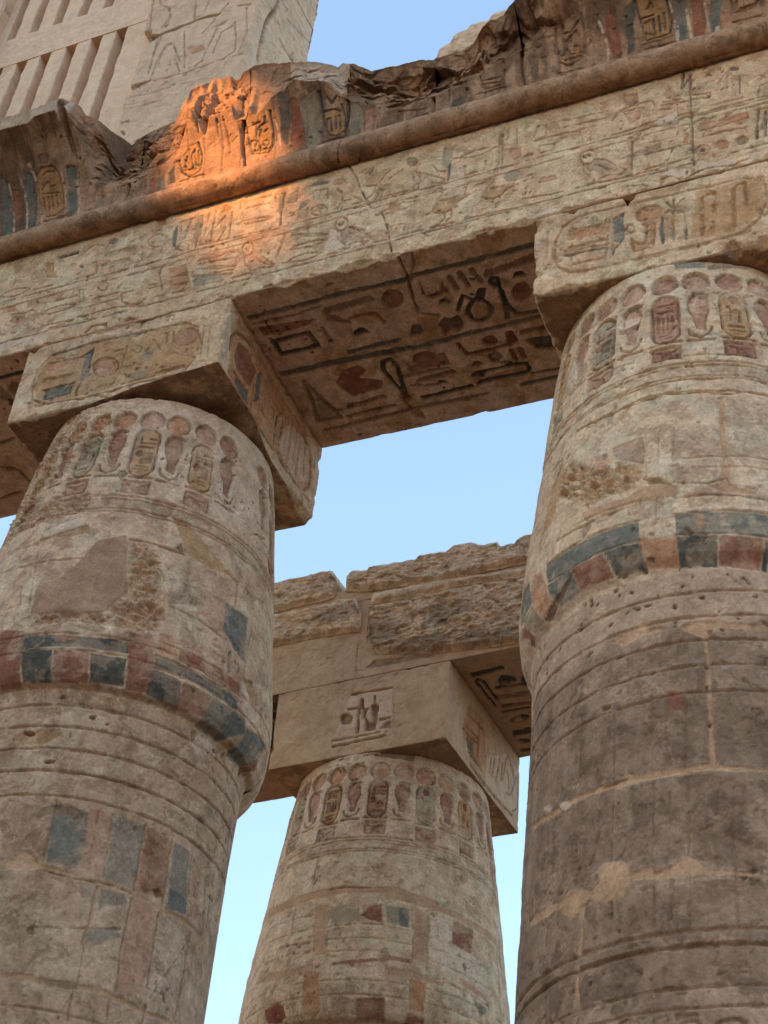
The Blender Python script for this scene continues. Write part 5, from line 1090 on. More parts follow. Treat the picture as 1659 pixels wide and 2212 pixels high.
class Sheet:
    """A surface patch: u,v grids, carved height field h and pigment colours."""
    def __init__(s, U, V, su=1.0, sv=1.0, seed=0):
        s.U, s.V, s.su, s.sv, s.seed = U, V, su, sv, seed
        s.K = np.zeros(U.shape); s.Rz = np.zeros(U.shape); s.rough = np.zeros(U.shape); s.calm = np.zeros(U.shape)
        s.col = np.zeros(U.shape + (3,)); s.a = np.zeros(U.shape)
        s.x, s.y = U * su, V * sv
        s.wob = .004 * (fbm(s.x, s.y, 30, seed + 3, 2) - .5) * 2
        s.wear = fbm(s.x, s.y, 26, seed + 11, 4, .6); s.wear2 = fbm(s.x, s.y, 11, seed + 19, 5, .6)
    def _dist(s, m, pts, closed):
        x, y = s.x[m], s.y[m]; best = np.full(x.shape, 1e9)
        n = len(pts); ins = np.zeros(x.shape, bool)
        for i in range(n if closed else n - 1):
            ax, ay = pts[i]; bx, by = pts[(i + 1) % n]
            dx, dy = bx - ax, by - ay; L = dx * dx + dy * dy + 1e-12
            t = np.clip(((x - ax) * dx + (y - ay) * dy) / L, 0, 1)
            best = np.minimum(best, (x - ax - t * dx) ** 2 + (y - ay - t * dy) ** 2)
            if closed and ay != by:
                c = ((ay > y) != (by > y)) & (x < dx * (y - ay) / (by - ay) + ax); ins ^= c
        return np.sqrt(best), ins
    def paint(s, m, w, c, k=1.0):
        al = np.clip(ALP[c] * k * w, 0, .96)
        a0 = s.a[m]; na = al + a0 * (1 - al)
        s.col[m] = (np.array(PIG[c]) * al[:, None] + s.col[m] * (a0 * (1 - al))[:, None]) / np.maximum(na, 1e-6)[:, None]
        s.a[m] = na
    def carve(s, key, soft=.0024, depth=1.0, tint=1.0, thin=1.0, wear=1.0):
        for op, w, d, c, v in ops(key):
            if op == 'h':
                v = np.array([[s.U.min() - 1, v[0, 1]], [s.U.max() + 1, v[0, 1]]])
            pts = v * np.array([s.su, s.sv]); closed = op == 'p'
            mg = w + .03
            m = (s.x > pts[:, 0].min() - mg) & (s.x < pts[:, 0].max() + mg) & (s.y > pts[:, 1].min() - mg) & (s.y < pts[:, 1].max() + mg)
            if not m.any(): continue
            dist, ins = s._dist(m, pts, closed)
            dist = dist + s.wob[m]
            if closed:
                sdv = np.where(ins, dist, -dist)
                if c == 'n' and d > .0095:
                    s.rough[m] = np.maximum(s.rough[m], sstep(-.01, .03, sdv)); continue
                broad = abs(d) < .0035
                e = .005 if broad else soft
                if broad: sdv = sdv + (s.wear[m] - .5) * .010
                q = sstep(-e, e, sdv)
                wr = ((.84 if c in 'kbr' and d > .0025 else .7) + (.16 if c in 'kbr' and d > .0025 else .3) * sstep(.26, .50, s.wear[m])) * (.65 + .35 * sstep(.30, .42, s.wear2[m])) if c not in 'mq' else 1.0
                if c == 'd' and broad: wr = .75 * sstep(.25, .6, s.wear[m])
                if abs(d) < .0015: wr = wr * (.9 if c in 'bprg' else .5)
                s.paint(m, q * wr, c, tint)
                if abs(d) > .0011:
                    if d > 0: s.K[m] = np.maximum(s.K[m], d * depth * q)
                    else:
                        s.Rz[m] = s.Rz[m] * (1 - q) - d * .8 * q; s.K[m] *= 1 - q; s.rough[m] *= 1 - q
                if c in 'mq': s.rough[m] *= 1 - q; s.calm[m] = np.maximum(s.calm[m], q)
            else:
                q = sstep(soft, -soft, dist - w * thin / 2)
                if c in 'w' and d < .005:
                    s.paint(m, q * sstep(.3, .5, s.wear[m]), c, tint)
                else:
                    if d > 0: s.K[m] = np.maximum(s.K[m], d * depth * q)
                    k = .55 if c == 'n' else 1.0
                    s.paint(m, q * (1 - wear + wear * sstep(.22, .5, s.wear[m])), c, tint)
    def height(s, amp=.004, rough=.05, flk=1.0, fresh=(.44, .355, .265)):
        n = (fbm(s.x, s.y, 8, s.seed + 1, 6, .62) - .5) * 2.2 * amp
        pt = sstep(.79, .84, fbm(s.x, s.y, 40, s.seed + 5, 2)) * sstep(.42, .62, fbm(s.x, s.y, 3.1, s.seed + 6, 3)) * (1 - s.calm) * (amp > .0035); pits = -pt * .006
        rg = (fbm(s.x * .8 + s.y * .35, s.y * 1.5, 36, s.seed + 8, 5, .68) - .62) * 2 * rough
        k = amp / .004
        f1 = fbm(s.x, s.y, 4.5, s.seed + 21, 6, .58); f2 = fbm(s.x, s.y, 12, s.seed + 22, 5, .6)
        e1 = sstep(.62, .634, f1) * (1 - s.calm) * flk; e2 = sstep(.66, .675, f2) * (1 - s.calm) * flk
        flake = -(e1 * .0032 + e2 * .0028) * (amp > .0025)                 # skin lost in flakes
        if amp > .0035:
            lf = np.maximum(e1 * .5, e2 * .4) * flk
            nw = (s.a < .02)[..., None]; s.col = np.where(nw, np.array(fresh), s.col * (1 - lf * .6)[..., None]) + (~nw) * np.array(fresh) * (lf * .6)[..., None]
            s.a = np.maximum(s.a, lf * .6)
            s.col = np.where((pt > .5)[..., None], np.array(PIG['d']), s.col); s.a = np.maximum(s.a, pt * .5)
        crk = ridge(s.x, s.y, 1.7, s.seed + 40, 3); ck = sstep(.925, .945, crk) * sstep(.52, .6, fbm(s.x, s.y, 2.2, s.seed + 41, 2)) * (1 - s.calm)
        if amp > .0035:
            s.col = np.where((ck > .4)[..., None], np.array(PIG['d']), s.col); s.a = np.maximum(s.a, ck * .45)
        return n + pits - s.K + s.Rz + s.rough * rg + flake * (1 - np.clip(s.rough, 0, 1)) - ck * .005

# ---------------------------------------------------------------- materials
def stone(name, c1, c2, c3, stain=.5, fine=1.0, streak=.35, bump=.4, wash=.25):
    c1, c2, c3 = [tuple(np.array(c) * (1.50, 1.222, 1.01)) for c in (c1, c2, c3)]
    m = bpy.data.materials.new(name); m.use_nodes = True
    nt = m.node_tree; N = nt.nodes; Lk = nt.links; b = N["Principled BSDF"]
    b.inputs["Roughness"].default_value = .92
    try: b.inputs["Specular IOR Level"].default_value = .15
    except Exception: pass
    tc = N.new("ShaderNodeTexCoord"); oc = tc.outputs["Object"]
    def noise(scale, det, vec=None, rough=.6, dist=0.0):
        n = N.new("ShaderNodeTexNoise"); n.inputs["Scale"].default_value = scale; n.inputs["Detail"].default_value = det
        n.inputs["Roughness"].default_value = rough; n.inputs["Distortion"].default_value = dist
        Lk.new(vec if vec is not None else oc, n.inputs["Vector"]); return n.outputs["Fac"]
    def ramp(src, p0, p1, a=(0, 0, 0, 1), c=(1, 1, 1, 1)):
        r = N.new("ShaderNodeValToRGB"); r.color_ramp.elements[0].position = p0; r.color_ramp.elements[1].position = p1
        r.color_ramp.elements[0].color = a; r.color_ramp.elements[1].color = c; Lk.new(src, r.inputs[0]); return r.outputs[0]
    def mix(fac, a, c, mode='MIX'):
        x = N.new("ShaderNodeMix"); x.data_type = 'RGBA'; x.blend_type = mode
        if isinstance(fac, float): x.inputs[0].default_value = fac
        else: Lk.new(fac, x.inputs[0])
        for sk, v in ((x.inputs[6], a), (x.inputs[7], c)):
            if isinstance(v, tuple): sk.default_value = v + (1,) if len(v) == 3 else v
            else: Lk.new(v, sk)
        return x.outputs[2]
    base = mix(ramp(noise(.9, 6, dist=.4), .35, .65), tuple(c1), tuple(c2))
    st = N.new("ShaderNodeMath"); st.operation = 'MULTIPLY'; st.inputs[1].default_value = stain
    Lk.new(ramp(noise(2.3, 7, rough=.65, dist=.6), .52, .72), st.inputs[0])
    base = mix(st.outputs[0], base, tuple(c3))
    mp = N.new("ShaderNodeMapping"); mp.inputs["Scale"].default_value = (1, 1, .12); Lk.new(oc, mp.inputs[0])
    sk = N.new("ShaderNodeMath"); sk.operation = 'MULTIPLY'; sk.inputs[1].default_value = streak
    Lk.new(ramp(noise(7, 5, mp.outputs[0]), .5, .75), sk.inputs[0])
    base = mix(sk.outputs[0], base, tuple(x * .55 for x in c1))
    def scaled(src, k):
        q = N.new("ShaderNodeMath"); q.operation = 'MULTIPLY'; q.inputs[1].default_value = k; Lk.new(src, q.inputs[0]); return q.outputs[0]
    base = mix(scaled(ramp(noise(3.1, 10, rough=.68, dist=.3), .515, .545), wash * fine), base, tuple(min(.62, x * 1.28 + .03) for x in c2))
    base = mix(scaled(ramp(noise(4.7, 10, rough=.7, dist=.5), .53, .565), .55 * fine), base, tuple(x * .8 for x in c3))
    at = N.new("ShaderNodeAttribute"); at.attribute_name = "paint"
    col = mix(at.outputs["Alpha"], base, at.outputs["Color"])
    g = ramp(noise(38, 6, rough=.7), .25, .8, (1 - .34 * fine,) * 3 + (1,), (1 + .30 * fine,) * 3 + (1,))
    col = mix(1.0, col, g, 'MULTIPLY')
    g2 = ramp(noise(6.5, 5, rough=.7), .3, .75, (1 - .28 * fine, 1 - .30 * fine, 1 - .33 * fine, 1), (1 + .32 * fine,) * 3 + (1,))
    col = mix(1.0, col, g2, 'MULTIPLY')
    sp = ramp(noise(24, 3, rough=.5), .70, .74)
    sm = N.new("ShaderNodeMath"); sm.operation = 'MULTIPLY'; sm.inputs[1].default_value = .35 * fine; Lk.new(sp, sm.inputs[0])
    col = mix(sm.outputs[0], col, tuple(min(.6, x * 1.5) for x in c2))
    Lk.new(col, b.inputs["Base Color"])
    bp = N.new("ShaderNodeBump"); bp.inputs["Strength"].default_value = bump; bp.inputs["Distance"].default_value = .02
    Lk.new(noise(55, 8, rough=.75), bp.inputs["Height"]); Lk.new(bp.outputs[0], b.inputs["Normal"])
    return m

MAT = {
 'architrave': stone('architrave_stone', (.41, .315, .215), (.48, .39, .285), (.32, .215, .13), .45),
 'capital': stone('capital_stone', (.385, .29, .21), (.46, .37, .285), (.28, .19, .13), .5),
 'shaft_dark': stone('patinated_stone', (.178, .138, .105), (.238, .188, .146), (.115, .084, .06), .6, streak=.5, wash=.12),
 'shaft_brown': stone('brown_shaft_stone', (.315, .235, .168), (.385, .305, .23), (.21, .148, .102), .55, streak=.45, wash=.22),
 'pale': stone('pale_column_stone', (.42, .34, .25), (.48, .41, .315), (.32, .235, .16), .4),
 'cornice': stone('cornice_stone', (.225, .152, .10), (.30, .215, .148), (.13, .088, .058), .6, streak=.6),
 'soffit': stone('soffit_stone', (.29, .215, .155), (.40, .315, .24), (.21, .13, .085), .6),
 'plaster': stone('plaster_skin', (.37, .29, .21), (.42, .335, .245), (.29, .215, .15), .5, fine=.5, streak=.25, bump=.12, wash=.2),
 'rough': stone('rough_block_stone', (.50, .40, .295), (.56, .465, .355), (.34, .26, .19), .35, bump=.5),
 'pier': stone('clerestory_stone', (.44, .355, .27), (.49, .405, .315), (.38, .30, .22), .4, fine=.5, streak=.15),
 'grille': stone('window_grille_stone', (.50, .415, .32), (.55, .46, .36), (.44, .36, .27), .5, fine=.4, streak=.1, bump=.12),
 'sand': stone('sandy_ground', (.05, .041, .033), (.065, .054, .043), (.04, .033, .027), .4, wash=.1),
}

# ---------------------------------------------------------------- mesh helpers
def link(o, parent=None):
    scene.collection.objects.link(o)
    if parent is not None: o.parent = parent
    return o
def thing(name, loc, label, cat, group=None):
    e = bpy.data.objects.new(name, None); e.empty_display_size = .3; link(e)
    e.location = M(loc); bpy.context.view_layer.update()
    e['label'] = label; e['category'] = cat; e['kind'] = 'thing'
    if group: e['group'] = group
    return e
def tag(o, label, cat, group=None):
    o['label'] = label; o['category'] = cat; o['kind'] = 'thing'
    if group: o['group'] = group
    return o
def mesh(name, grids, mat, parent=None, origin=None, smooth=True):
    """grids: list of (P[nu,nv,3], rgba[nu,nv,4] or None, flip) in building units -> ONE mesh object."""
    vs, cs, fs, base = [], [], [], 0
    for P, Cc, flip in grids:
        nu, nv = P.shape[:2]
        vs.append(P.reshape(-1, 3)); cs.append((np.zeros((nu * nv, 4)) if Cc is None else Cc.reshape(-1, 4)))
        i = (np.arange(nu - 1)[:, None] * nv + np.arange(nv - 1)[None, :]).ravel() + base
        q = np.stack([i, i + nv, i + nv + 1, i + 1], 1)
        fs.append(q[:, ::-1] if flip else q); base += nu * nv
    V = np.concatenate(vs); F = np.concatenate(fs); Cl = np.concatenate(cs)
    W = M(V)
    org = M(origin) if origin is not None else (np.array(parent.location) if parent is not None else W.mean(0) * [1, 1, 0] + [0, 0, W[:, 2].min()])
    W = W - org
    me = bpy.data.meshes.new(name)
    me.vertices.add(len(W)); me.vertices.foreach_set("co", W.astype(np.float32).ravel())
    me.loops.add(F.size); me.loops.foreach_set("vertex_index", F.astype(np.int32).ravel())
    me.polygons.add(len(F)); me.polygons.foreach_set("loop_start", np.arange(0, F.size, 4, dtype=np.int32))
    try: me.polygons.foreach_set("loop_total", np.full(len(F), 4, np.int32))
    except Exception: pass
    me.update(calc_edges=True)
    at = me.attributes.new("paint", 'FLOAT_COLOR', 'POINT'); at.data.foreach_set("color", Cl.astype(np.float32).ravel())
    me.polygons.foreach_set("use_smooth", np.full(len(F), smooth, bool))
    me.materials.append(mat); me.validate()
    o = bpy.data.objects.new(name, me); link(o, parent)
    if parent is None: o.location = org
    else: o.location = org - np.array(parent.location)
    return o
def rgba(s): return np.concatenate([np.clip(s.col * (1.38, 1.11, .94), 0, .8), s.a[..., None]], -1)
def grid(u0, u1, v0, v1, d, dv=None):
    nu = max(2, int(abs(u1 - u0) / d) + 1); nv = max(2, int(abs(v1 - v0) / (dv or d)) + 1)
    return np.meshgrid(np.linspace(u0, u1, nu), np.linspace(v0, v1, nv), indexing='ij')

def chipper(x0, x1, y0, y1, z0, z1, seed, amt, extra=()):
    lo = np.array([x0, y0, z0]); hi = np.array([x1, y1, z1])
    def f(P):
        P = P.copy(); k = 0
        for a, b in ((0, 1), (0, 2), (1, 2)):
            c3 = 3 - a - b
            for sa in (0, 1):
                for sb in (0, 1):
                    k += 1
                    da = P[..., a] - lo[a] if sa == 0 else hi[a] - P[..., a]
                    db = P[..., b] - lo[b] if sb == 0 else hi[b] - P[..., b]
                    t = P[..., c3]
                    n = fbm(t, t * 0 + k * 3.7, 14, seed + k, 4, .6)
                    c = amt * (.35 + 9 * np.clip(n - .55, 0, 1) ** 1.3 * 1.6 + .8 * n)
                    for (eid, tc, tw, td) in extra:
                        if eid == (a, sa, b, sb): c = c + td * np.exp(-((t - tc) / tw) ** 2)
                    ov = np.clip(c - (np.clip(da, 0, None) + np.clip(db, 0, None)), 0, None) / 2
                    P[..., a] += ov * (1 if sa == 0 else -1); P[..., b] += ov * (1 if sb == 0 else -1)
        return P
    return f

def box(name, x0, x1, y0, y1, z0, z1, mat, parent=None, fine=(), res=.0046, coarse=.05, keys={}, seed=0, amp=.004, chip=.006, extra=(),
        xf=None, origin=None, windows={}, depth=1.0, tint=1.0, tf=None, fbase={}, thin=1.0):
    """Box with carved faces. faces: f(-y) b(+y) l(-x) r(+x) d(-z) t(+z). xf maps local points to building space."""
    ch = chipper(x0, x1, y0, y1, z0, z1, seed, chip, extra); G = []
    spec = {'f': (0, 2, 1, y0, -1), 'b': (0, 2, 1, y1, 1), 'l': (1, 2, 0, x0, -1), 'r': (1, 2, 0, x1, 1), 'd': (0, 1, 2, z0, -1), 't': (0, 1, 2, z1, 1)}
    rng = {0: (x0, x1), 1: (y0, y1), 2: (z0, z1)}
    for fc, (ua, va, na, nv, sg) in spec.items():
        def patch(u0, u1, v0, v1, d):
            U, V = grid(u0, u1, v0, v1, d)
            s = Sheet(U, V, 1, 1, seed + ord(fc))
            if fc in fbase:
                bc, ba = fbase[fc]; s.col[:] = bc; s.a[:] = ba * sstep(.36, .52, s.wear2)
            if d == res:
                for k in keys.get(fc, ()): s.carve(k, depth=depth * (1.7 if fc == 'd' else 1.0), tint=tint, thin=thin if fc == 'f' else 1.0, wear=0.0 if fc == 'd' else 1.0)
            H = s.height(amp)
            e = np.minimum.reduce([U - rng[ua][0], rng[ua][1] - U, V - rng[va][0], rng[va][1] - V])
            H = H * sstep(0, .012, e)
            P = np.zeros(U.shape + (3,)); P[..., ua] = U; P[..., va] = V; P[..., na] = nv + sg * H
            P = ch(P)
            if tf: P = tf(P)
            if xf: P = xf(P)
            flip = {'f': 0, 'b': 1, 'l': 1, 'r': 0, 'd': 1, 't': 0}[fc]
            G.append((P, rgba(s), bool(flip)))
        u0, u1 = rng[ua]; v0, v1 = rng[va]
        if fc in fine:
            w = windows.get(fc)
            if w:
                a, b = max(u0, w[0]), min(u1, w[1])
                if a > u0: patch(u0, a, v0, v1, coarse)
                patch(a, b, v0, v1, res)
                if b < u1: patch(b, u1, v0, v1, coarse)
            else: patch(u0, u1, v0, v1, res)
        else: patch(u0, u1, v0, v1, coarse)
    return mesh(name, G, mat, parent, origin)

# ---------------------------------------------------------------- ground
g = mesh('ground', [(np.stack(np.broadcast_arrays(*(np.meshgrid(np.linspace(-400, 400, 81), np.linspace(-400, 400, 81), indexing='ij') + [np.full((81, 81), ZG)])), -1), None, False)], MAT['sand'], origin=(0, 0, ZG))
g['kind'] = 'structure'

# ---------------------------------------------------------------- columns
HB = .4625; LX = 1.8368; DEP = .9874
PZ = np.array([.0, .2, .5, .85, 1.12, 1.22, 1.32, 1.40, 1.45, 1.478, 1.488, 1.505, 1.60, 1.8])
PRr = np.array([.50, .53, .563, .60, .632, .641, .645, .639, .624, .604, .574, .566, .560, .555])
def cart(s, tc, zt, zb, seed, k=1.0):
    """one royal oval with signs, stand and box; units: degrees / abacus widths"""
    rng = np.random.RandomState(seed); hw = rng.uniform(4.6, 5.4); su = s.su; zt += rng.uniform(-.006, .006); zb += rng.uniform(-.008, .008); k *= rng.uniform(.8, 1.25)
    def L(pts, w=.008, d=.010, c='n'):
        s.ops2.append(('l', w * k, d * k, c, np.array(pts, float)))
    def Pl(pts, d=.008, c='n'): s.ops2.append(('p', 0, d * k, c, np.array(pts, float)))
    ry = hw * su
    oval = [(tc + hw * math.cos(a), zt - ry + ry * math.sin(a)) for a in np.linspace(0, math.pi, 9)] + [(tc + hw * math.cos(a), zb + ry + ry * math.sin(a)) for a in np.linspace(math.pi, 2 * math.pi, 9)]
    oval.append(oval[0])
    Pl(oval, .0034, rng.choice(list('gyvg'))); L(oval, .009, .014, 'n')
    L([(tc - hw * 1.1, zb - .006), (tc + hw * 1.1, zb - .006)], .009, .012, 'd')
    H = zt - zb; v = rng.randint(3)
    def row(f): return zt - H * f
    if v == 0:
        L([(tc + 1, row(.2)), (tc + 3.6, row(.2))], .010, .011, 'r'); L([(tc - 2, row(.3)), (tc + 3.6, row(.3))]); 
        L([(tc - 3.4 + .5 * i, row(.38) + .004 * (-1) ** i) for i in range(15)], .007); Pl([(tc - 3.2, row(.2)), (tc - 2.4, row(.16)), (tc - 2, row(.3)), (tc - 3, row(.34))], .009, 'b')
        s.ops2.append(('e', 0, .011 * k, 'r', (tc - 2.2, row(.52), 1.5, .022)))
        for i in range(5): L([(tc - .5 + i * .95, row(.5)), (tc - .6 + i * .95, row(.72))], .007)
        L([(tc - 3, row(.86)), (tc + 3, row(.86))], .007); L([(tc - 2, row(.8)), (tc + 2.4, row(.8))], .007)
    elif v == 1:
        s.ops2.append(('e', 0, .012 * k, 'r', (tc + .2, row(.16), 1.7, .022)))
        L([(tc - 2.6, row(.32)), (tc - 2, row(.3)), (tc - 1, row(.42)), (tc + .5, row(.36)), (tc + 2.6, row(.44))]); L([(tc - 1.5, row(.34)), (tc - 1.5, row(.6))], .009)
        Pl([(tc + .6, row(.66)), (tc + 2.6, row(.66)), (tc + 2.2, row(.48)), (tc + 1.2, row(.46)), (tc + 1.1, row(.58))], .010, 'd')
        L([(tc - 3 + .45 * i, row(.74) + .004 * (-1) ** i) for i in range(14)], .007); L([(tc - 2.5, row(.84)), (tc + 2.5, row(.84))], .008); L([(tc - 1.8, row(.91)), (tc + 1.8, row(.9))], .007)
    else:
        L([(tc - 3, row(.18)), (tc + 3, row(.18))], .012, .011, 'r'); L([(tc - 3, row(.26)), (tc + 3, row(.26))], .007)
        L([(tc - 3 + .45 * i, row(.33) + .004 * (-1) ** i) for i in range(14)], .007)
        for i in range(4): L([(tc - 2.6 + i * 1.7, row(.45)), (tc - 2.7 + i * 1.7, row(.7))], .008)
        L([(tc - 2.6, row(.45)), (tc - .9, row(.45))], .008); s.ops2.append(('e', 0, .010 * k, 'd', (tc + 2.6, row(.55), .9, .016)))
        L([(tc - 2.4, row(.82)), (tc + 2.2, row(.8))], .008); L([(tc - 2, row(.9)), (tc + 2, row(.88))], .008)
    b0, b1 = zb - .03, zb - .10
    bx = [(tc - hw, b0), (tc + hw, b0), (tc + hw, b1), (tc - hw, b1), (tc - hw, b0)]
    Pl(bx, .0036, rng.choice(list('vpgv'))); L(bx, .008, .010, 'n')
    L([(tc - hw * .7, b0 - .02), (tc, b0 - .034), (tc + hw * .7, b0 - .02)], .007)
    for i in range(4): L([(tc - 1.6 + i, b0 - .04), (tc - 1.2 + i, b0 - .06)], .006)
def cobra(s, tc, zt, zb, seed, k=1.0):
    rng = np.random.RandomState(seed); H = zt - zb
    q = lambda a, f: (tc + a, zt - H * f)
    body = [q(-3.2, .12), q(-4.0, .25), q(-3.6, .42), q(-1.6, .62), q(-1.2, .86), q(1.8, .9), q(2.0, .66), q(3.6, .42), q(3.6, .24), q(2.4, .1), q(0, .06)]
    s.ops2.append(('p', 0, .009 * k, rng.choice(list('vvvp')), np.array(body)))
    s.ops2.append(('l', .008 * k, .012 * k, 'n', np.array(body + body[:1])))
    s.ops2.append(('l', .012 * k, .013 * k, 'd', np.array([q(-3.2, .14), q(-1, .03), q(1.6, .04), q(3.8, .08)])))
    s.ops2.append(('l', .008 * k, .010 * k, 'n', np.array([q(-4.2, .86), q(-3.4, .98), q(0, 1.06), q(3, .98), q(4, .84)])))
    s.ops2.append(('l', .009 * k, .011 * k, 'n', np.array([q(-4.6, 1.12), q(4.6, 1.12)])))

def frieze(s, ph0, ncart0, zd, zct, zcb, zline, seed, damage=None, k=1.0):
    s.ops2 = []; st = 360 / 28
    for i in range(-9, 12):
        rng = np.random.RandomState(seed + i + 50)
        th = ph0 + i * st + rng.uniform(-.5, .5)
        if rng.rand() < .06: continue
        s.ops2.append(('e', 0, .011 * k, rng.choice(list('vvpov')), (th, zd + rng.uniform(-.004, .004), rng.uniform(4.8, 5.3), rng.uniform(.048, .054))))
        s.ops2.append(('o', .008, .014 * k, 'n', (th, zd, 5.3, .054)))
        if (i - ncart0) % 2 == 0: cart(s, th, zct, zcb, seed * 7 + i + 20, k)
        else: cobra(s, th, zct, zcb + .02, seed * 5 + i + 20, k)
    for dz in (0, .018, .07, .085): s.ops2.append(('l', .007, .008 * k, 'n', np.array([(-200, zline - dz), (200, zline - dz)])))
    s.ops2.append(('p', 0, .0012, 'd', np.array([(-200, zline - .02), (200, zline - .02), (200, zline - .068), (-200, zline - .068)])))
    key = '_fr%d' % seed; rows = []
    for op, w, d, c, v in s.ops2:
        if op in 'eo':
            tc, zc, rx, rz = v; pts = [(tc + rx * math.cos(a), zc + rz * math.sin(a)) for a in np.linspace(0, 2 * math.pi, 20)]
            v = np.array(pts); op = 'p' if op == 'e' else 'l'
        rows.append('%s %g %g %s %s' % (op, w * 1e3, d * 1e3, c, ' '.join('%.2f %.4f' % tuple(q) for q in v)))
    CARVE[key] = '\n'.join(rows); s.carve(key, depth=1.35, tint=1.1)
    wn_ = sstep(.54, .64, fbm(s.x, s.y, 5, seed + 300, 5, .6)) * (sstep(45, 15, s.U) if seed == 11 else 1); s.K *= 1 - .6 * wn_; s.a *= 1 - .35 * wn_

def column(name, ax, ay, top, sc, rs, th0, th1, zlo, key, fr, label, mats, seed, rprof=None, rot=0.0, rough_fn=None, group=None, res=1.0):
    base = thing(name, (ax, ay, ZG), label, 'column', group)
    pr = PRr if rprof is None else rprof
    zs_all = top - PZ * sc
    def rad(z): return np.interp(-(z), -(zs_all), pr * rs) if False else np.interp((top - z) / sc, PZ, pr * rs)
    neck = top - 1.505 * sc
    def part(nm, za, zb, mat):
        G = []
        for (ta, tb, dz, dt, hi) in ((th0, th1, .0042 * res, .0044 * res, True), (th1, th0 + 360, .03, .03, False)):
            nt = int((tb - ta) * math.pi / 180 * .6 / dt) + 2; nz = int(abs(zb - za) / dz) + 2
            T, Z = np.meshgrid(np.linspace(ta, tb, nt), np.linspace(za, zb, nz), indexing='ij')
            s = Sheet(T, Z, .58 * math.pi / 180 * sc, 1.0, seed)
            if hi:
                if rough_fn: rough_fn(s)
                if nm == 'capital': frieze(s, *fr)
                s.carve(key, thin=.7)
            H = s.height(.005)
            if hi:
                e = np.minimum(T - ta, tb - T); H = H * sstep(0, 1.5, e)
            else: H = H * 0
            R = rad(Z) + 0 * T
            dr = (rad(Z + .004) - rad(Z - .004)) / .008
            cn = 1 / np.sqrt(1 + dr * dr)
            t = np.radians(T)
            Rr = R + H * cn; Zz = Z - H * cn * dr * .7
            P = np.stack([ax + Rr * np.sin(t), ay - Rr * np.cos(t), Zz], -1)
            G.append((P, rgba(s), False))
        # end disc closes the drum
        return mesh(nm, G, mat, base)
    part('capital', neck, top - .002, mats[0])
    part('shaft', zlo, neck - .0, mats[1])
    # plain lower shaft down to the ground
    T, Z = np.meshgrid(np.linspace(0, 360, 97), np.linspace(ZG, zlo, 24), indexing='ij'); t = np.radians(T); R = rad(Z)
    R = R + .02 * np.clip((zlo - Z) / 2.5, 0, 1) - .05 * sstep(ZG + .55, ZG, Z)
    lower = mesh('lower_shaft', [(np.stack([ax + R * np.sin(t), ay - R * np.cos(t), Z], -1), None, False)], mats[1], base)
    T, Rr = np.meshgrid(np.linspace(0, 360, 65), np.array([.5, .95, 1.0, 1.0]), indexing='ij'); t = np.radians(T)
    Zb = np.broadcast_to(np.array([ZG + .14, ZG + .14, ZG + .10, ZG - .02]), T.shape)
    mesh('plinth', [(np.stack([ax + .86 * Rr * np.sin(t), ay - .86 * Rr * np.cos(t), Zb], -1), None, False)], mats[1], base)
    return base

def rough1(s):
    # eroded surface on the left of the near column's frieze
    m = sstep(.38, .55, fbm(s.x, s.y, 6, 77, 3)) * sstep(20, 4, s.U) * sstep(-.75, -.62, s.V)
    s.rough = np.maximum(s.rough, m * .5)
    # lime wash kept between the discs and ovals
    m = sstep(-.62, -.5, s.V) * sstep(8, 24, s.U) * (.35 + .65 * sstep(.36, .5, fbm(s.x, s.y, 9, 90, 5, .6)))
    s.col[m > 0] = (.50, .43, .355); s.a = np.maximum(s.a, .85 * m)
g3 = 'lotus-bud columns of the hall'
pr1 = PRr - .008
pr2 = PRr.copy(); pr2[-4:] = [.600, .598, .596, .60]; pr2 = np.append(pr2, [.65]); 
colA = column('papyrus_column', -.01, .5, 0, 1, 1, -62, 118, -2.95, 'K1', (26.4, 0, -.141, -.205, -.475, -.598, 11), 'large painted column at lower left with smooth tan patch, dark blue and red bands',
       (MAT['capital'], MAT['shaft_brown']), 5, pr1, rough_fn=rough1, group=g3)
PZ0, PR0 = PZ, PRr
PZ = np.append(PZ, [3.2])
def rough2(s):
    # the necking rings kept their pale wash
    m = sstep(-1.74, -1.66, s.V + .12 * (fbm(s.x, s.y, 7, 88, 4) - .5)) * (.55 + .45 * fbm(s.x, s.y, 12, 89, 4)) * (s.V < -1.4)
    s.col[m > 0] = (.40, .325, .245); s.a = np.maximum(s.a, .95 * m)
colB = column('papyrus_column', LX + .49, .5, 0, 1, 1, -82, 78, -3.15, 'K2', (1.2, 0, -.124, -.195, -.462, -.595, 23), 'tallest bud column at right edge with dark brown shaft and pale mortar joints',
       (MAT['pale'], MAT['shaft_dark']), 9, pr2, rough_fn=rough2, group=g3)
PZ, PRr = PZ0, PR0
X3, Y3, R3, A3, H3, Z3 = .01184, 3.27745, -.05329, 1.05681, .4967, -.05915
def rough3(s):
    m = sstep(-.72, -.6, s.V) * (.3 + .7 * sstep(.38, .5, fbm(s.x, s.y, 8, 91, 5, .6)))
    s.col[m > 0] = (.50, .435, .36); s.a = np.maximum(s.a, .7 * m)
colC = column('papyrus_column', -.003, 3.277, Z3, 1.018, 1.06, -66, 112, -2.1, 'K3', (15.2, 0, -.185, -.245, -.482, -.60, 37), 'smaller pale bud column standing behind, between the two near columns',
       (MAT['pale'], MAT['pale']), 14, None, rough_fn=rough3, group=g3, res=1.25)

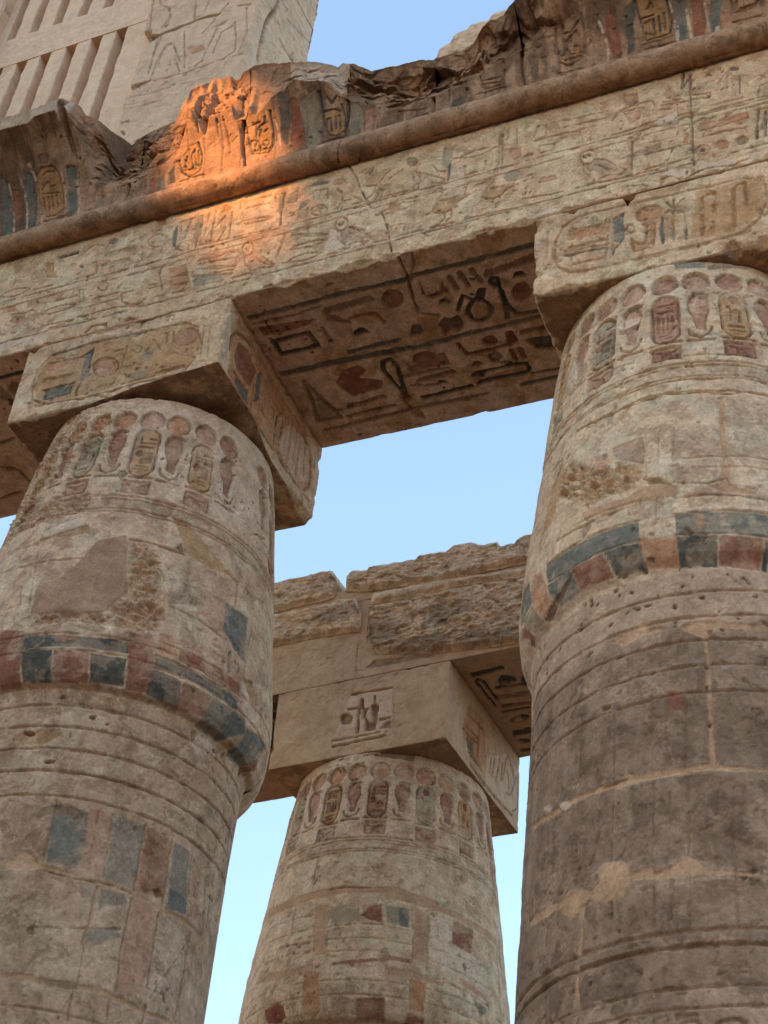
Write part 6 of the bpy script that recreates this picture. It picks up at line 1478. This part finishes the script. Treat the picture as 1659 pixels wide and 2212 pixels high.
def spall(P):
    # a flat flake has split off the underside towards the front right corner
    x, y = P[..., 0], P[..., 1]
    zs = .075 * np.clip((x + .12 + .05 * (fbm(x, y, 9, 12, 3) - .5)) / .62, 0, 1) ** .8 * sstep(.62, .30, y + .1 * (fbm(x, y, 6, 15, 2) - .5)) - .001
    P = P.copy(); P[..., 2] = np.maximum(P[..., 2], zs); return P
# abaci (square blocks on the capitals) are parts of their columns
box('abacus', -.5, .5, 0.0, DEP, 0, HB - .002, MAT['architrave'], colA, fine='frdl', keys={'f': ('A',), 'r': ('R1',)}, seed=21, chip=.010, depth=1.3, thin=.85, fbase={'d': ((.20, .145, .10), .8)},  # underside painted darker to deepen its shade
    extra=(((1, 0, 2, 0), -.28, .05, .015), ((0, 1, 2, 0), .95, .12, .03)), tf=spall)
box('abacus', LX, LX + 1, 0.0, DEP, 0, HB - .002, MAT['architrave'], colB, fine='fdl', keys={'f': ('A',)}, seed=31, chip=.014, thin=.85, fbase={'d': ((.20, .145, .10), .8)},  # shade under the block put into the base colour here too
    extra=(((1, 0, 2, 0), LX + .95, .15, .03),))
c3, s3 = math.cos(R3), math.sin(R3)
def xf3(P):
    Q = P.copy(); Q[..., 0] = X3 + c3 * P[..., 0] - s3 * P[..., 1]; Q[..., 1] = Y3 + s3 * P[..., 0] + c3 * P[..., 1]; return Q
ha = A3 / 2
box('abacus', -ha, ha, -ha, ha, Z3, Z3 + H3 - .002, MAT['plaster'], colC, fine='frd', keys={'f': ('F3',), 'r': ('R3',)}, seed=41, chip=.004, amp=.003, depth=1.6, fbase={'d': ((.23, .175, .125), .8)}, xf=xf3, res=.0065)  # underside colour darkened to imitate shade

# ---------------------------------------------------------------- front architrave
AZ1 = 1.20
box('architrave', -2.1, 3.6, 0.0, DEP, HB, AZ1, MAT['architrave'], None, fine='fd', res=.0042, keys={'f': ('A',), 'd': ('S',)}, seed=51, chip=.008, thin=.7, depth=1.0, fbase={'d': ((.60, .53, .455), .92)},
    windows={'f': (-1.3, 3.1), 'd': (-1.35, 1.95)}, extra=(((1, 0, 2, 0), 1.9, .25, .012), ((1, 0, 2, 0), 1.1, .05, .02), ((1, 0, 2, 0), .75, .03, .02)))
arch = bpy.data.objects['architrave']
tag(arch, 'long stone beam carved with two rows of hieroglyphs, resting on the two near columns', 'architrave')
arch.data.materials[0] = MAT['architrave']

# torus moulding
U, V = grid(-2.1, 3.6, 0, 1, .006, 1 / 56.)
s = Sheet(U, V * .4, 1, 1, 61)
wl = [(2.265, 0)]
H = s.height(.0036, flk=.5) - .012 * np.exp(-((U - .985 - .10 * (V - .5)) / .005) ** 2) - .010 * np.exp(-((U - 2.52) / .006) ** 2) - .008 * np.exp(-((U + .02) / .005) ** 2)
ck = np.exp(-((U - .985 - .10 * (V - .5)) / .006) ** 2); s.col[ck > .4] = PIG['d']; s.a = np.maximum(s.a, .8 * (ck > .4))
for (xx, v0, v1, w) in ((2.20, .42, .78, .006), (2.225, .48, .80, .004), (2.30, .55, .76, .006)):
    mk = (abs(U - xx - .004 * np.sin(V * 30)) < w) & (V > v0) & (V < v1); s.col[mk] = (.62, .60, .54); s.a[mk] = .9
an = math.pi * 2 * V
TR = .063
Rr = TR + H
P = np.stack([U, -.03 - Rr * np.sin(an) * 1.0, 1.227 - Rr * np.cos(an)], -1)
tor = mesh('torus_moulding', [(P, rgba(s), True)], MAT['cornice'])
tag(tor, 'long round stone moulding running between the hieroglyph beam and the broken cornice', 'moulding')

# ---------------------------------------------------------------- cavetto cornice in separate blocks
BB = np.array([[-1.024, 0.973], [-0.859, 0.974], [-0.699, 0.969], [-0.542, 1.024], [-0.506, 0.669], [-0.502, 0.849], [-0.494, 0.549], [-0.491, 1.059], [-0.478, 0.976], [-0.426, 0.448], [-0.356, 0.351], [-0.246, 0.285], [-0.155, 0.309], [-0.064, 0.349], [0.057, 0.439], [0.109, 0.643], [0.157, 0.778], [0.18, 0.535], [0.18, 0.72], [0.205, 0.524], [0.243, 0.686], [0.37, 0.712], [0.371, 0.59], [0.383, 0.58], [0.422, 0.589], [0.45, 0.678], [0.474, 0.584], [0.574, 0.68], [0.7, 0.767], [0.793, 0.715], [0.864, 0.68], [0.903, 0.552], [0.949, 0.494], [1.013, 0.422], [1.107, 0.311], [1.167, 0.257], [1.256, 0.238], [1.345, 0.261], [1.464, 0.293], [1.583, 0.371], [1.701, 0.431], [1.786, 0.497], [1.856, 0.543], [1.919, 0.597], [1.957, 0.599], [2.03, 0.637], [2.065, 0.72], [2.166, 0.848], [2.402, 0.904], [2.909, 0.883]])
TT = np.array([[-1.039, -0.31, 1.953], [-0.869, -0.31, 1.935], [-0.702, -0.31, 1.921], [-0.506, -0.31, 1.937], [-0.495, -0.29, 1.943], [-0.463, -0.22, 1.971], [-0.449, -0.18, 1.949], [-0.404, -0.12, 1.951], [-0.39, -0.04, 1.969], [-0.367, 0.05, 2.006], [-0.363, 0.1, 2.023], [-0.345, 0.1, 2.027], [-0.317, 0.08, 2.024], [-0.163, 0.0, 1.922], [0.01, -0.06, 1.834], [0.057, -0.1, 1.896], [0.098, -0.12, 1.942], [0.099, -0.12, 1.994], [0.16, -0.12, 1.996], [0.196, -0.1, 2.038], [0.219, -0.1, 2.071], [0.246, -0.1, 2.026], [0.306, -0.1, 2.037], [0.319, -0.08, 2.02], [0.345, -0.08, 2.015], [0.372, -0.1, 2.037], [0.441, -0.12, 2.033], [0.499, -0.12, 2.01], [0.636, -0.12, 1.958], [0.746, -0.12, 1.911], [0.829, -0.1, 1.884], [0.887, -0.08, 1.858], [0.887, -0.06, 1.917], [0.941, -0.05, 1.905], [0.979, -0.02, 1.899], [1.018, 0.0, 1.868], [1.106, 0.0, 1.862], [1.188, 0.0, 1.846], [1.262, 0.0, 1.84], [1.341, 0.0, 1.812], [1.399, 0.0, 1.82], [1.478, 0.0, 1.818], [1.535, -0.02, 1.809], [1.596, -0.08, 1.813], [1.629, -0.1, 1.818], [1.717, -0.13, 1.777], [1.754, -0.16, 1.792], [1.784, -0.18, 1.794], [1.853, -0.2, 1.82], [1.995, -0.25, 1.793], [2.219, -0.31, 1.756], [2.918, -0.31, 1.695]])
JJ = sorted([0.414, 0.931, 1.343, 1.781, -0.217])
def cavy(t):
    t = np.clip(t, 0, 1); return .01 - .33 * (1 - np.sqrt(1 - (.93 * t) ** 2)) / (1 - math.sqrt(1 - .93 ** 2))
def cornice(x0, x1, label):
    nX = int((x1 - x0) / .0052) + 2; nT = 250
    Xs = np.linspace(x0, x1, nX); ts = np.linspace(-.34, 1.15, nT)
    U, V = np.meshgrid(Xs, ts, indexing='ij')
    s = Sheet(U, V, 1, .6, 71)
    clean_lit = sstep(-.08, .04, U) * sstep(.72, .5, U)      # freshly broken, unsooted stretch, also painted lighter to brighten the sun patch
    soot = sstep(.44, .60, fbm(U * 2.2, V * .35, 4, 72, 5, .6)) * (1 - clean_lit) * .75
    s.col[:] = np.array((.085, .06, .042)) * (1 - clean_lit)[..., None] + np.array((.28, .195, .13)) * clean_lit[..., None]
    s.a = np.maximum(soot, clean_lit * .75 * sstep(.3, .5, fbm(U, V, 9, 73, 4)))
    s.carve('W')
    # faded vertical petals carved the whole length
    H = s.height(.005, flk=.6)
    H = H - .006 * sstep(.006, .0, abs((U * 11.5 + .15 * np.sin(U * 9)) % 1 - .5) / 11.5) * sstep(-.2, 0, V)
    for j in JJ:
        w = .004 + .004 * (fbm(V, V * 0 + j * 9, 6, 5, 2))
        g_ = np.exp(-((U - j - .012 * np.sin(V * 7 + j * 5)) / w) ** 2); H = H - .03 * g_
        s.col[g_ > .5] = PIG['d']; s.a = np.maximum(s.a, .7 * (g_ > .5))
    tb = np.interp(Xs, BB[:, 0], BB[:, 1]); tb = tb + (fbm(Xs, Xs * 0, 26, 8, 3) - .5) * .05 * (tb < .93)
    tb = np.clip(tb, .12, .985)
    yt = np.interp(Xs, TT[:, 0], TT[:, 1]); zt = np.interp(Xs, TT[:, 0], TT[:, 2]) + (fbm(Xs, Xs * 0 + 4, 40, 9, 3) - .5) * .022
    yb = cavy(tb); zb = 1.37 + .5 * tb
    zt = np.maximum(zt, zb + .02)
    q = np.clip((V - tb[:, None]) / (1.15 - tb[:, None]), 0, 1); fr = V > tb[:, None]
    cy = cavy(V); cz = 1.37 + .5 * V
    dy = np.gradient(cavy(ts), ts) / .5; nn = 1 / np.sqrt(1 + dy * dy)
    Yc = cy - H * nn; Zc = cz - H * nn * (-dy) * -1 * 0 + H * nn * dy * 1.0
    whole = sstep(.9, .96, tb)[:, None]
    bul = np.sin(np.pi * np.clip(q, 0, 1)) ** .7
    WV = zb[:, None] + (zt - zb)[:, None] * q + .6 * (yt - yb)[:, None] * q
    wx = U + .05 * (fbm(U, WV, 9, 3, 3) - .5); wy = WV + .05 * (fbm(U, WV, 9, 6, 3) - .5)
    nz = (fbm(U, WV, 4, 33, 3) - .5) * .10 + (facets(wx, wy * 1.3, 7, 34) * .075 + facets(wx, wy * 1.6, 19, 37) * .028) * (1 - .55 * clean_lit) + (fbm(U, WV, 40, 35, 4, .6) - .5) * .022 - .05 * np.exp(-((U - .195 - .02 * (V - .6)) / .016) ** 2)
    amp = (bul * (1 - whole) + .06 * whole * bul) * (1 - .6 * (sstep(.36, .42, U) * sstep(.95, .9, U)))
    # broken face leaves the carved skin with a step inwards, then rises unevenly to the top edge
    Yf = yb[:, None] + (yt - yb)[:, None] * q ** 1.1 + .03 * bul * (1 - whole) + nz * amp
    Zf = zb[:, None] + (zt - zb)[:, None] * q + nz * .35 * amp
    Y = np.where(fr, Yf, Yc); Z = np.where(fr, Zf, Zc)
    s.a = np.where(fr, np.where(clean_lit > .2, clean_lit * .6, soot * .8), s.a); s.col = np.where((fr & (clean_lit > .2))[..., None], np.array((.28, .195, .13)), np.where(fr[..., None], np.array((.085, .06, .042)), s.col))
    lim = np.where(fr & ((whole > .5) | ((U > .64) & (U < .93) & (q > .12))), .85, 0.0)          # weathered fillet face, painted paler to imitate the sky light on it
    s.col[lim > 0] = (.42, .38, .32); s.a = np.maximum(s.a, lim)
    P = np.stack([U, Y, Z], -1); Cc = rgba(s)
    # rough top running back, and back face
    w = np.linspace(0, 1, 9)[1:]
    top = np.stack([np.repeat(Xs[:, None], 8, 1), yt[:, None] + (.24 - yt[:, None]) * w, zt[:, None] - .02 * w + .03 * (fbm(np.repeat(Xs[:, None], 8, 1), w[None, :] + 0 * Xs[:, None], 12, 44, 3) - .5) * (w < 1)], -1)
    bk = np.stack([Xs, Xs * 0 + .24, Xs * 0 + AZ1 + .003], -1)[:, None, :]
    bt = np.stack([Xs, Xs * 0 + .02, Xs * 0 + AZ1 + .003], -1)[:, None, :]
    P = np.concatenate([bt, P, top, bk, bt], 1); z4 = np.zeros((nX, 1, 4))
    Cc = np.concatenate([z4, Cc, np.zeros((nX, 8, 4)), z4, z4], 1)
    # close both ends
    ends = []
    for k, flip in ((0, True), (-1, False)):
        ring = P[k]; cen = np.broadcast_to(np.array([ring[0, 0], .1, 1.4]), ring.shape)
        ends.append((np.stack([ring, cen], 0), None, flip))
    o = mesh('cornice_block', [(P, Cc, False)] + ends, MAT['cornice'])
    tag(o, label, 'cornice block', 'broken blocks of the curved cornice')
    return o
xs = [-2.1] + JJ + [3.6]
labs = ['darkest cornice block at far left with flaring lip, ending at a deep notch',
        'cornice block right of the notch, its broken spur glowing orange in the sunlight',
        'cornice block with a sunlit royal oval and smooth broken top, right of the orange spur',
        'low eroded cornice block against the open sky, worn down nearly to the round moulding',
        'cornice block with dark overhanging broken underside, half of one royal oval left',
        'cornice block at the upper right corner with painted stripes and royal ovals']
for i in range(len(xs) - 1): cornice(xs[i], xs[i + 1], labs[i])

# ---------------------------------------------------------------- rear beam and its rough blocks
rb = thing('rear_architrave', (X3, Y3, Z3 + H3), 'smooth plastered beam with dark carved underside on the column behind', 'architrave')
def toloc(k):
    rows = []
    for op, w, d, c, v in ops(k):
        q = v - np.array([X3, Y3]); q = np.stack([c3 * q[:, 0] + s3 * q[:, 1], -s3 * q[:, 0] + c3 * q[:, 1]], 1)
        rows.append('%s %g %g %s %s' % (op, w * 1e3, d * 1e3, c, ' '.join('%.4f %.4f' % tuple(x) for x in q)))
    CARVE[k] = '\n'.join(rows)
toloc('S3')
box('beam', -2.4, 3.2, -ha, ha, Z3 + H3, .99, MAT['plaster'], rb, fine='fd', keys={'f': ('F3',), 'd': ('S3',)}, seed=61, chip=.003, amp=.003, xf=xf3, res=.0075,
    windows={'f': (-.9, 1.3), 'd': (-1.2, 1.5)})
def block(name, poly, label, y0, depth, mat, seed, bulge=.03, xext=None, local=True, group=None, amp=.034, cat='stone block', stains=()):
    poly = np.array(poly); x0, x1 = poly[:, 0].min(), poly[:, 0].max()
    def prof(x):
        hi, lo = np.full(x.shape, -9.), np.full(x.shape, 9.); n = len(poly)
        for i in range(n):
            a, b = poly[i], poly[(i + 1) % n]
            if a[0] == b[0]: continue
            t = (x - a[0]) / (b[0] - a[0]); ok = (t >= -1e-9) & (t <= 1 + 1e-9); y = a[1] + t * (b[1] - a[1])
            hi = np.where(ok, np.maximum(hi, y), hi); lo = np.where(ok, np.minimum(lo, y), lo)
        return lo, hi
    xa, xb = x0 + 1e-4, x1 - 1e-4
    if x0 < -.8: xa = x0 - .8
    if x1 > 1.1 and local: xb = x1 + 1.2
    res = .006; nx = int((xb - xa) / res) + 2
    Xs = np.linspace(xa, xb, nx); lo, hi = prof(np.clip(Xs, x0 + 1e-4, x1 - 1e-4))
    j = (fbm(Xs, Xs * 0, 22, seed, 4, .6) - .5); hi = hi + j * .02; lo = lo + (fbm(Xs, Xs * 0 + 3, 22, seed + 1, 4, .6) - .5) * .014
    ny = max(10, int((hi - lo).max() / res)); q = np.linspace(0, 1, ny)
    U = np.repeat(Xs[:, None], ny, 1); V = lo[:, None] + (hi - lo)[:, None] * q[None, :]
    ed = np.minimum(np.minimum(V - lo[:, None], hi[:, None] - V), np.minimum(U - xa, xb - U))
    wx = U * .8 + V * .3 + .04 * (fbm(U, V, 12, seed, 3) - .5); n = facets(wx, V * 1.6, 13, seed + 5) * amp * .32 + facets(wx, V * 2.2, 36, seed + 7) * amp * .2 + (fbm(U * .7 + V * .3, V * 2.0, 30, seed + 6, 5, .62) - .5) * amp * .45
    Hh = bulge * sstep(-.002, .035, ed) + n * sstep(0, .02, ed)
    F = np.stack([U, y0 - Hh, V], -1)
    Cs = np.zeros(U.shape + (4,)); Cs[..., :3] = (.15, .115, .082)
    for (sx, sz, rx, rz) in stains:
        Cs[..., 3] = np.maximum(Cs[..., 3], .5 * sstep(1.1, .45, np.hypot((U - sx) / rx, (V - sz) / rz) + (fbm(U, V, 14, seed + 30, 5, .6) - .5) * 1.1))
    Cs[..., 3] = np.maximum(Cs[..., 3], .25 * sstep(.58, .68, fbm(U, V * 1.5, 10, seed + 31, 5, .65)))
    G = [(F, Cs, False)]
    k = np.linspace(0, 1, 7)[None, :]
    for edge, flip in ((hi, False), (lo, True)):
        n2 = (fbm(np.repeat(Xs[:, None], 7, 1), k + 0 * Xs[:, None], 8, seed + 9, 3) - .5) * .04 * np.clip(k * 3, 0, 1)
        G.append((np.stack([np.repeat(Xs[:, None], 7, 1), y0 + depth * k + 0 * Xs[:, None], edge[:, None] + n2 * (1 if edge is hi else 0)], -1), None, flip))
    for e, flip in ((0, True), (-1, False)):
        col = F[e]; G.append((np.stack([col, col + np.array([0, depth, 0])], 0), None, not flip))
    bk = np.stack([np.stack([Xs, Xs * 0 + y0 + depth, lo], -1), np.stack([Xs, Xs * 0 + y0 + depth, hi], -1)], 1); G.append((bk, None, True))
    if local: G = [(xf3(P), c, f) for P, c, f in G]
    o = mesh(name, G, mat); tag(o, label, cat, group); return o
ST = {"tl": [[-0.888, 1.265], [-0.671, 1.269], [-0.595, 1.269], [-0.433, 1.267], [-0.342, 1.269], [-0.279, 1.259], [-0.252, 1.22], [-0.233, 1.151], [-0.244, 1.091], [-0.245, 1.053], [-0.339, 1.039], [-0.543, 1.045], [-0.645, 1.038], [-0.853, 1.038]], "ml": [[-0.851, 1.025], [-0.643, 1.025], [-0.448, 1.016], [-0.291, 1.015], [-0.192, 1.028], [-0.103, 1.012], [-0.081, 0.963], [-0.049, 0.882], [-0.049, 0.797], [-0.057, 0.763], [-0.253, 0.773], [-0.419, 0.781], [-0.553, 0.782], [-0.621, 0.785], [-0.814, 0.78]], "top": [[-0.17, 1.078], [-0.176, 1.194], [-0.135, 1.228], [-0.044, 1.207], [-0.012, 1.221], [0.088, 1.214], [0.263, 1.206], [0.305, 1.223], [0.466, 1.215], [0.539, 1.24], [0.613, 1.235], [0.667, 1.205], [0.699, 1.19], [0.781, 1.201], [0.798, 1.159], [0.896, 1.155], [0.916, 1.193], [0.997, 1.196], [1.139, 1.2], [1.139, 0.98], [0.95, 0.988], [0.737, 0.995], [0.53, 0.994], [0.319, 1.011], [0.103, 1.028], [-0.051, 1.049]], "lip": [[0.016, 1.025], [0.169, 1.012], [0.318, 1.017], [0.529, 1.003], [0.737, 0.977], [0.95, 0.97], [1.139, 0.962], [1.14, 0.896], [0.941, 0.9], [0.688, 0.923], [0.533, 0.932], [0.324, 0.924], [0.068, 0.933], [0.008, 0.941], [0.003, 0.992]], "big": [[0.014, 0.927], [0.176, 0.918], [0.325, 0.918], [0.534, 0.922], [0.739, 0.91], [0.942, 0.894], [1.14, 0.884], [1.141, 0.443], [0.95, 0.449], [0.755, 0.466], [0.555, 0.483], [0.434, 0.499], [0.247, 0.535], [0.055, 0.584], [0.017, 0.663], [-0.006, 0.68], [0.006, 0.784], [0.01, 0.856]]}
gs = 'rough blocks on the rear beam'
block('rough_stone_block', ST['tl'], 'small rough block topmost at the left end of the rear beam', -ha - .004, .9, MAT['rough'], 81, .028, group=gs)
block('rough_stone_block', ST['ml'], 'long rough block under the small topmost one, beside the mortar joint', -ha - .004, .3, MAT['rough'], 83, .03, group=gs, stains=((-.2, .9, .2, .07),))
block('rough_stone_block', ST['top'], 'long jagged topmost block against the sky on the rear beam', -ha - .004, .9, MAT['rough'], 85, .028, group=gs)
block('rough_stone_block', ST['lip'], 'thin flat course between the jagged topmost block and the big stained block', -ha - .003, .3, MAT['rough'], 87, .022, group=gs, amp=.012)
block('rough_stone_block', ST['big'], 'biggest rough block with dark stains and chisel marks on the rear beam', -ha - .004, .3, MAT['rough'], 89, .032, group=gs, amp=.044, stains=((.12, .68, .16, .14), (.30, .56, .25, .07), (.52, .74, .16, .09), (.75, .52, .25, .06)))
# mortar core between the rough blocks
box('mortar_core', -2.4, 3.2, -ha + .004, ha - .1, .992, 1.10, MAT['plaster'], rb, seed=91, chip=.01, xf=xf3, coarse=.03)

# ---------------------------------------------------------------- clerestory: pier, window grille, stump
YP = .25
PLz = np.array([1.5, 2.48, 2.52, 2.78, 2.80, 2.87, 2.88, 3.17, 3.27, 3.42, 3.44, 3.79, 5.4]); PLx = np.array([-.63, -.63, -.624, -.646, -.609, -.609, -.635, -.629, -.61, -.60, -.66, -.68, -.70])
def pier(x_off, label, fine=True):
    zs = np.arange(1.5, 5.3, .0065 if fine else .03); xl = np.interp(zs, PLz, PLx) + (fbm(zs, zs * 0, 16, 6, 3) - .5) * .02; xr = np.interp(zs, [1.5, 2.9, 3.4, 5.4], [.085, .095, .112, .13]) + (fbm(zs, zs * 0 + 5, 12, 7, 3) - .5) * .012
    G = []
    ns = 130 if fine else 30
    sgrid = np.linspace(0, 1, ns)
    U = (xl[None, :] + sgrid[:, None] * (xr - xl)[None, :]); V = np.repeat(zs[None, :], ns, 0)
    s = Sheet(U, V, 1, 1, 101)
    if fine: s.carve('P')
    H = s.height(.004) * sstep(0, .02, np.minimum(U - xl, xr - U)) - .012 * sstep(.012, 0, np.minimum(U - xl, xr - U))
    G.append((np.stack([U + x_off, YP - H, V], -1), rgba(s), False))
    ny = 110 if fine else 20
    yy = np.linspace(YP, YP + .585, ny); Ug = np.repeat(yy[:, None], len(zs), 1); Vg = np.repeat(zs[None, :], ny, 0)
    s2 = Sheet(Ug, Vg, 1, 1, 103)
    if fine: s2.carve('PS', soft=.01)
    yb = yy[-1] - .012 * (fbm(zs, zs * 0 + 9, 9, 12, 3) > .5)
    H2 = s2.height(.006) * sstep(0, .02, np.minimum(Ug - YP, YP + .585 - Ug))
    fc = sstep(.012, 0, Ug - YP) * .012
    G.append((np.stack([xr[None, :] + x_off + H2 - fc, np.minimum(Ug, yb[None, :]) + .0 * fc, Vg], -1), rgba(s2), False))
    s3_ = np.linspace(0, 1, 12); G.append((np.stack([np.repeat((xl + x_off)[None, :], 12, 0), YP + .012 + s3_[:, None] * .57 + 0 * xl[None, :], np.repeat(zs[None, :], 12, 0)], -1), None, True))
    G.append((np.stack([np.stack([xl + x_off, zs * 0 + YP + .585, zs], -1), np.stack([xr + x_off, zs * 0 + YP + .585, zs], -1)], 0), None, True))
    o = mesh('clerestory_pier', G, MAT['pier']); tag(o, label, 'pier', 'piers of the clerestory'); return o
pier(0, 'tall pale grey wall pier with carved standing figure, right of the stone window')
pier(-1.99, 'sliver of grey wall pier in the top left corner, left of the stone window', False)

wg = thing('window_grille', (-1.3, .33, 1.9), 'cream stone window grille with tall upright slots between the wall piers', 'window')
YG = .33; right = [-2.6, -2.453, -2.276, -2.10, -1.923, -1.746, -1.575, -1.399, -1.215, -1.037, -.863]
def rbox(x0, x1, y0, y1, z0, z1, seed, dx=.02, slant=0.0):
    """upright bar with hand-cut wavy edges"""
    zs = np.arange(z0, z1 + .019, .02); zs[-1] = z1; n = len(zs)
    e0 = x0 + (fbm(zs, zs * 0, 9, seed, 3) - .5) * .014; e1 = x1 + (fbm(zs, zs * 0 + 4, 9, seed + 1, 3) - .5) * .014
    out = []
    def st(a, b, ya, yb, flip):
        k = np.linspace(0, 1, 7); Xx = a[None] + (b - a)[None] * k[:, None]; Yy = ya + (yb - ya) * k[:, None] + (fbm(Xx * 3, zs[None] + 0 * Xx, 8, seed + 5, 3) - .5) * .008
        out.append((np.stack([Xx, Yy + 0 * Xx, np.repeat(zs[None], 7, 0)], -1), None, flip))
    st(e0 + .005, e1 - .005, y0, y0, False); st(e1 - .005, e1, y0, y0 + .006, False); st(e0, e0 + .005, y0 + .006, y0, False)
    st(e1, e1 + slant, y0 + .006, y1, False); st(e0, e0, y1, y0 + .006, False)
    for kz, flip in ((0, True), (-1, False)):
        a = np.array([[e0[kz], y0, zs[kz]], [e0[kz], y1, zs[kz]]]); b = np.array([[e1[kz], y0, zs[kz]], [e1[kz], y1, zs[kz]]]); out.append((np.stack([a, b], 0), None, flip))
    return out
low, upp = [], []
sw = .073
for i in range(len(right)):
    xa = right[i]; xb = (right[i + 1] - sw) if i + 1 < len(right) else -.52
    low += rbox(xa, xb, YG, YG + .32, 1.25, 3.7105, 200 + i)
    upp += rbox(xa - .008, xb - .004, YG, YG + .32, 4.029, 5.4, 300 + i)
mesh('lower_panel', low, MAT['grille'], wg); mesh('upper_panel', upp, MAT['grille'], wg)
U, V = grid(-2.7, -.52, 3.71, 4.03, .01); s = Sheet(U, V, 1, 1, 111); H = s.height(.006)
bar = [(np.stack([U, YG - .004 - H * sstep(0, .02, np.minimum(V - 3.71, 4.03 - V)), V], -1), None, False)]
U, Y = grid(-2.7, -.52, YG - .004, YG + .32, .02)
bar += [(np.stack([U, Y, 0 * U + 3.71], -1), None, True), (np.stack([U, Y, 0 * U + 4.03], -1), None, False)]
mesh('crossbar', bar, MAT['grille'], wg)
block('pale_wall_stump', [(1.25, 1.5), (1.262, 2.0), (1.276, 2.075), (1.30, 2.15), (1.352, 2.165), (1.368, 2.235), (1.43, 2.238), (1.445, 2.275), (1.53, 2.26), (1.56, 2.31), (1.7, 2.30), (2.1, 2.34), (2.1, 1.5)],
      'pale smooth wall stump against the sky behind the dark overhanging cornice', .15, .6, MAT['pier'], 121, .01, local=False, amp=.02, cat='wall')

# ---------------------------------------------------------------- added unseen sun blocker, its opening shaped to cast one sun patch
PP = np.array([[0.026, -0.1, 1.802], [0.045, -0.12, 2.067], [0.118, -0.12, 2.118], [0.245, -0.11, 2.095], [0.375, -0.1, 1.946], [0.5, -0.1, 1.662], [0.571, -0.06, 1.496], [0.612, -0.02, 1.373], [0.632, 0.0, 1.252], [0.666, 0.0, 1.171], [0.64, 0.0, 1.125], [0.583, 0.0, 1.105], [0.448, 0.0, 1.109], [0.304, 0.0, 1.126], [0.213, 0.0, 1.162], [0.156, -0.03, 1.188], [0.102, -0.05, 1.226], [0.01, -0.02, 1.611]])
YB = -8.0
tt = (YB - PP[:, 1]) / SUN[1]; hole = PP + SUN * tt[:, None]
hx, hz = hole[:, 0], hole[:, 2]; cx, cz = hx.mean(), hz.mean()
ang = np.arctan2(hz - cz, hx - cx); o_ = np.argsort(ang); hx, hz, ang = hx[o_], hz[o_], ang[o_]
na = 320; aa = np.linspace(-math.pi, math.pi, na)
rad = np.interp(aa, np.concatenate([ang - 2 * math.pi, ang, ang + 2 * math.pi]), np.tile(np.hypot(hx - cx, hz - cz), 3))
P2 = np.array([[0.721, 0.0, 1.132], [0.75, 0.0, 0.893], [0.717, 0.0, 0.719], [0.563, 0.0, 0.639], [0.374, 0.0, 0.707], [0.257, 0.0, 0.922], [0.182, 0.0, 1.147], [0.313, 0.0, 1.367], [0.551, 0.0, 1.372]]); h2 = P2 + SUN * ((YB - P2[:, 1]) / SUN[1])[:, None]
a2 = np.arctan2(h2[:, 2] - cz, h2[:, 0] - cx); o2 = np.argsort(a2)
rad2 = np.interp(aa, np.concatenate([a2[o2] - 2 * math.pi, a2[o2], a2[o2] + 2 * math.pi]), np.tile(np.hypot(h2[:, 0] - cx, h2[:, 2] - cz)[o2], 3))
rad = np.where((np.arange(na) % 12) < 4, np.maximum(rad, rad2), rad)      # slits added below the opening to give the lower patch weaker sun
WX0, WX1, WZ0, WZ1 = -10.6, -1.9, ZG, 8.6
def rect(a):
    c, s_ = np.cos(a), np.sin(a)
    tx = np.where(c > 0, (WX1 - cx) / np.maximum(c, 1e-9), (WX0 - cx) / np.minimum(c, -1e-9)); tz = np.where(s_ > 0, (WZ1 - cz) / np.maximum(s_, 1e-9), (WZ0 - cz) / np.minimum(s_, -1e-9))
    return np.minimum(tx, tz)
ro = rect(aa)
def ringp(r, y): return np.stack([cx + r * np.cos(aa), 0 * aa + y, cz + r * np.sin(aa)], -1)
fr_ = [ringp(rad, YB), ringp(rad * .5 + ro * .5, YB), ringp(ro, YB), ringp(ro, YB - .25), ringp(rad * .5 + ro * .5, YB - .25), ringp(rad, YB - .25) + np.array([SUN[0] / -SUN[1] * .25, 0, SUN[2] / -SUN[1] * .25]), ringp(rad, YB)]
ow = mesh('sun_blocker_wall', [(np.stack(fr_, 1), None, False)], MAT['shaft_dark'], smooth=False)
tag(ow, 'added unseen wall blocking the sun, with an opening shaped for the sun patch', 'wall')
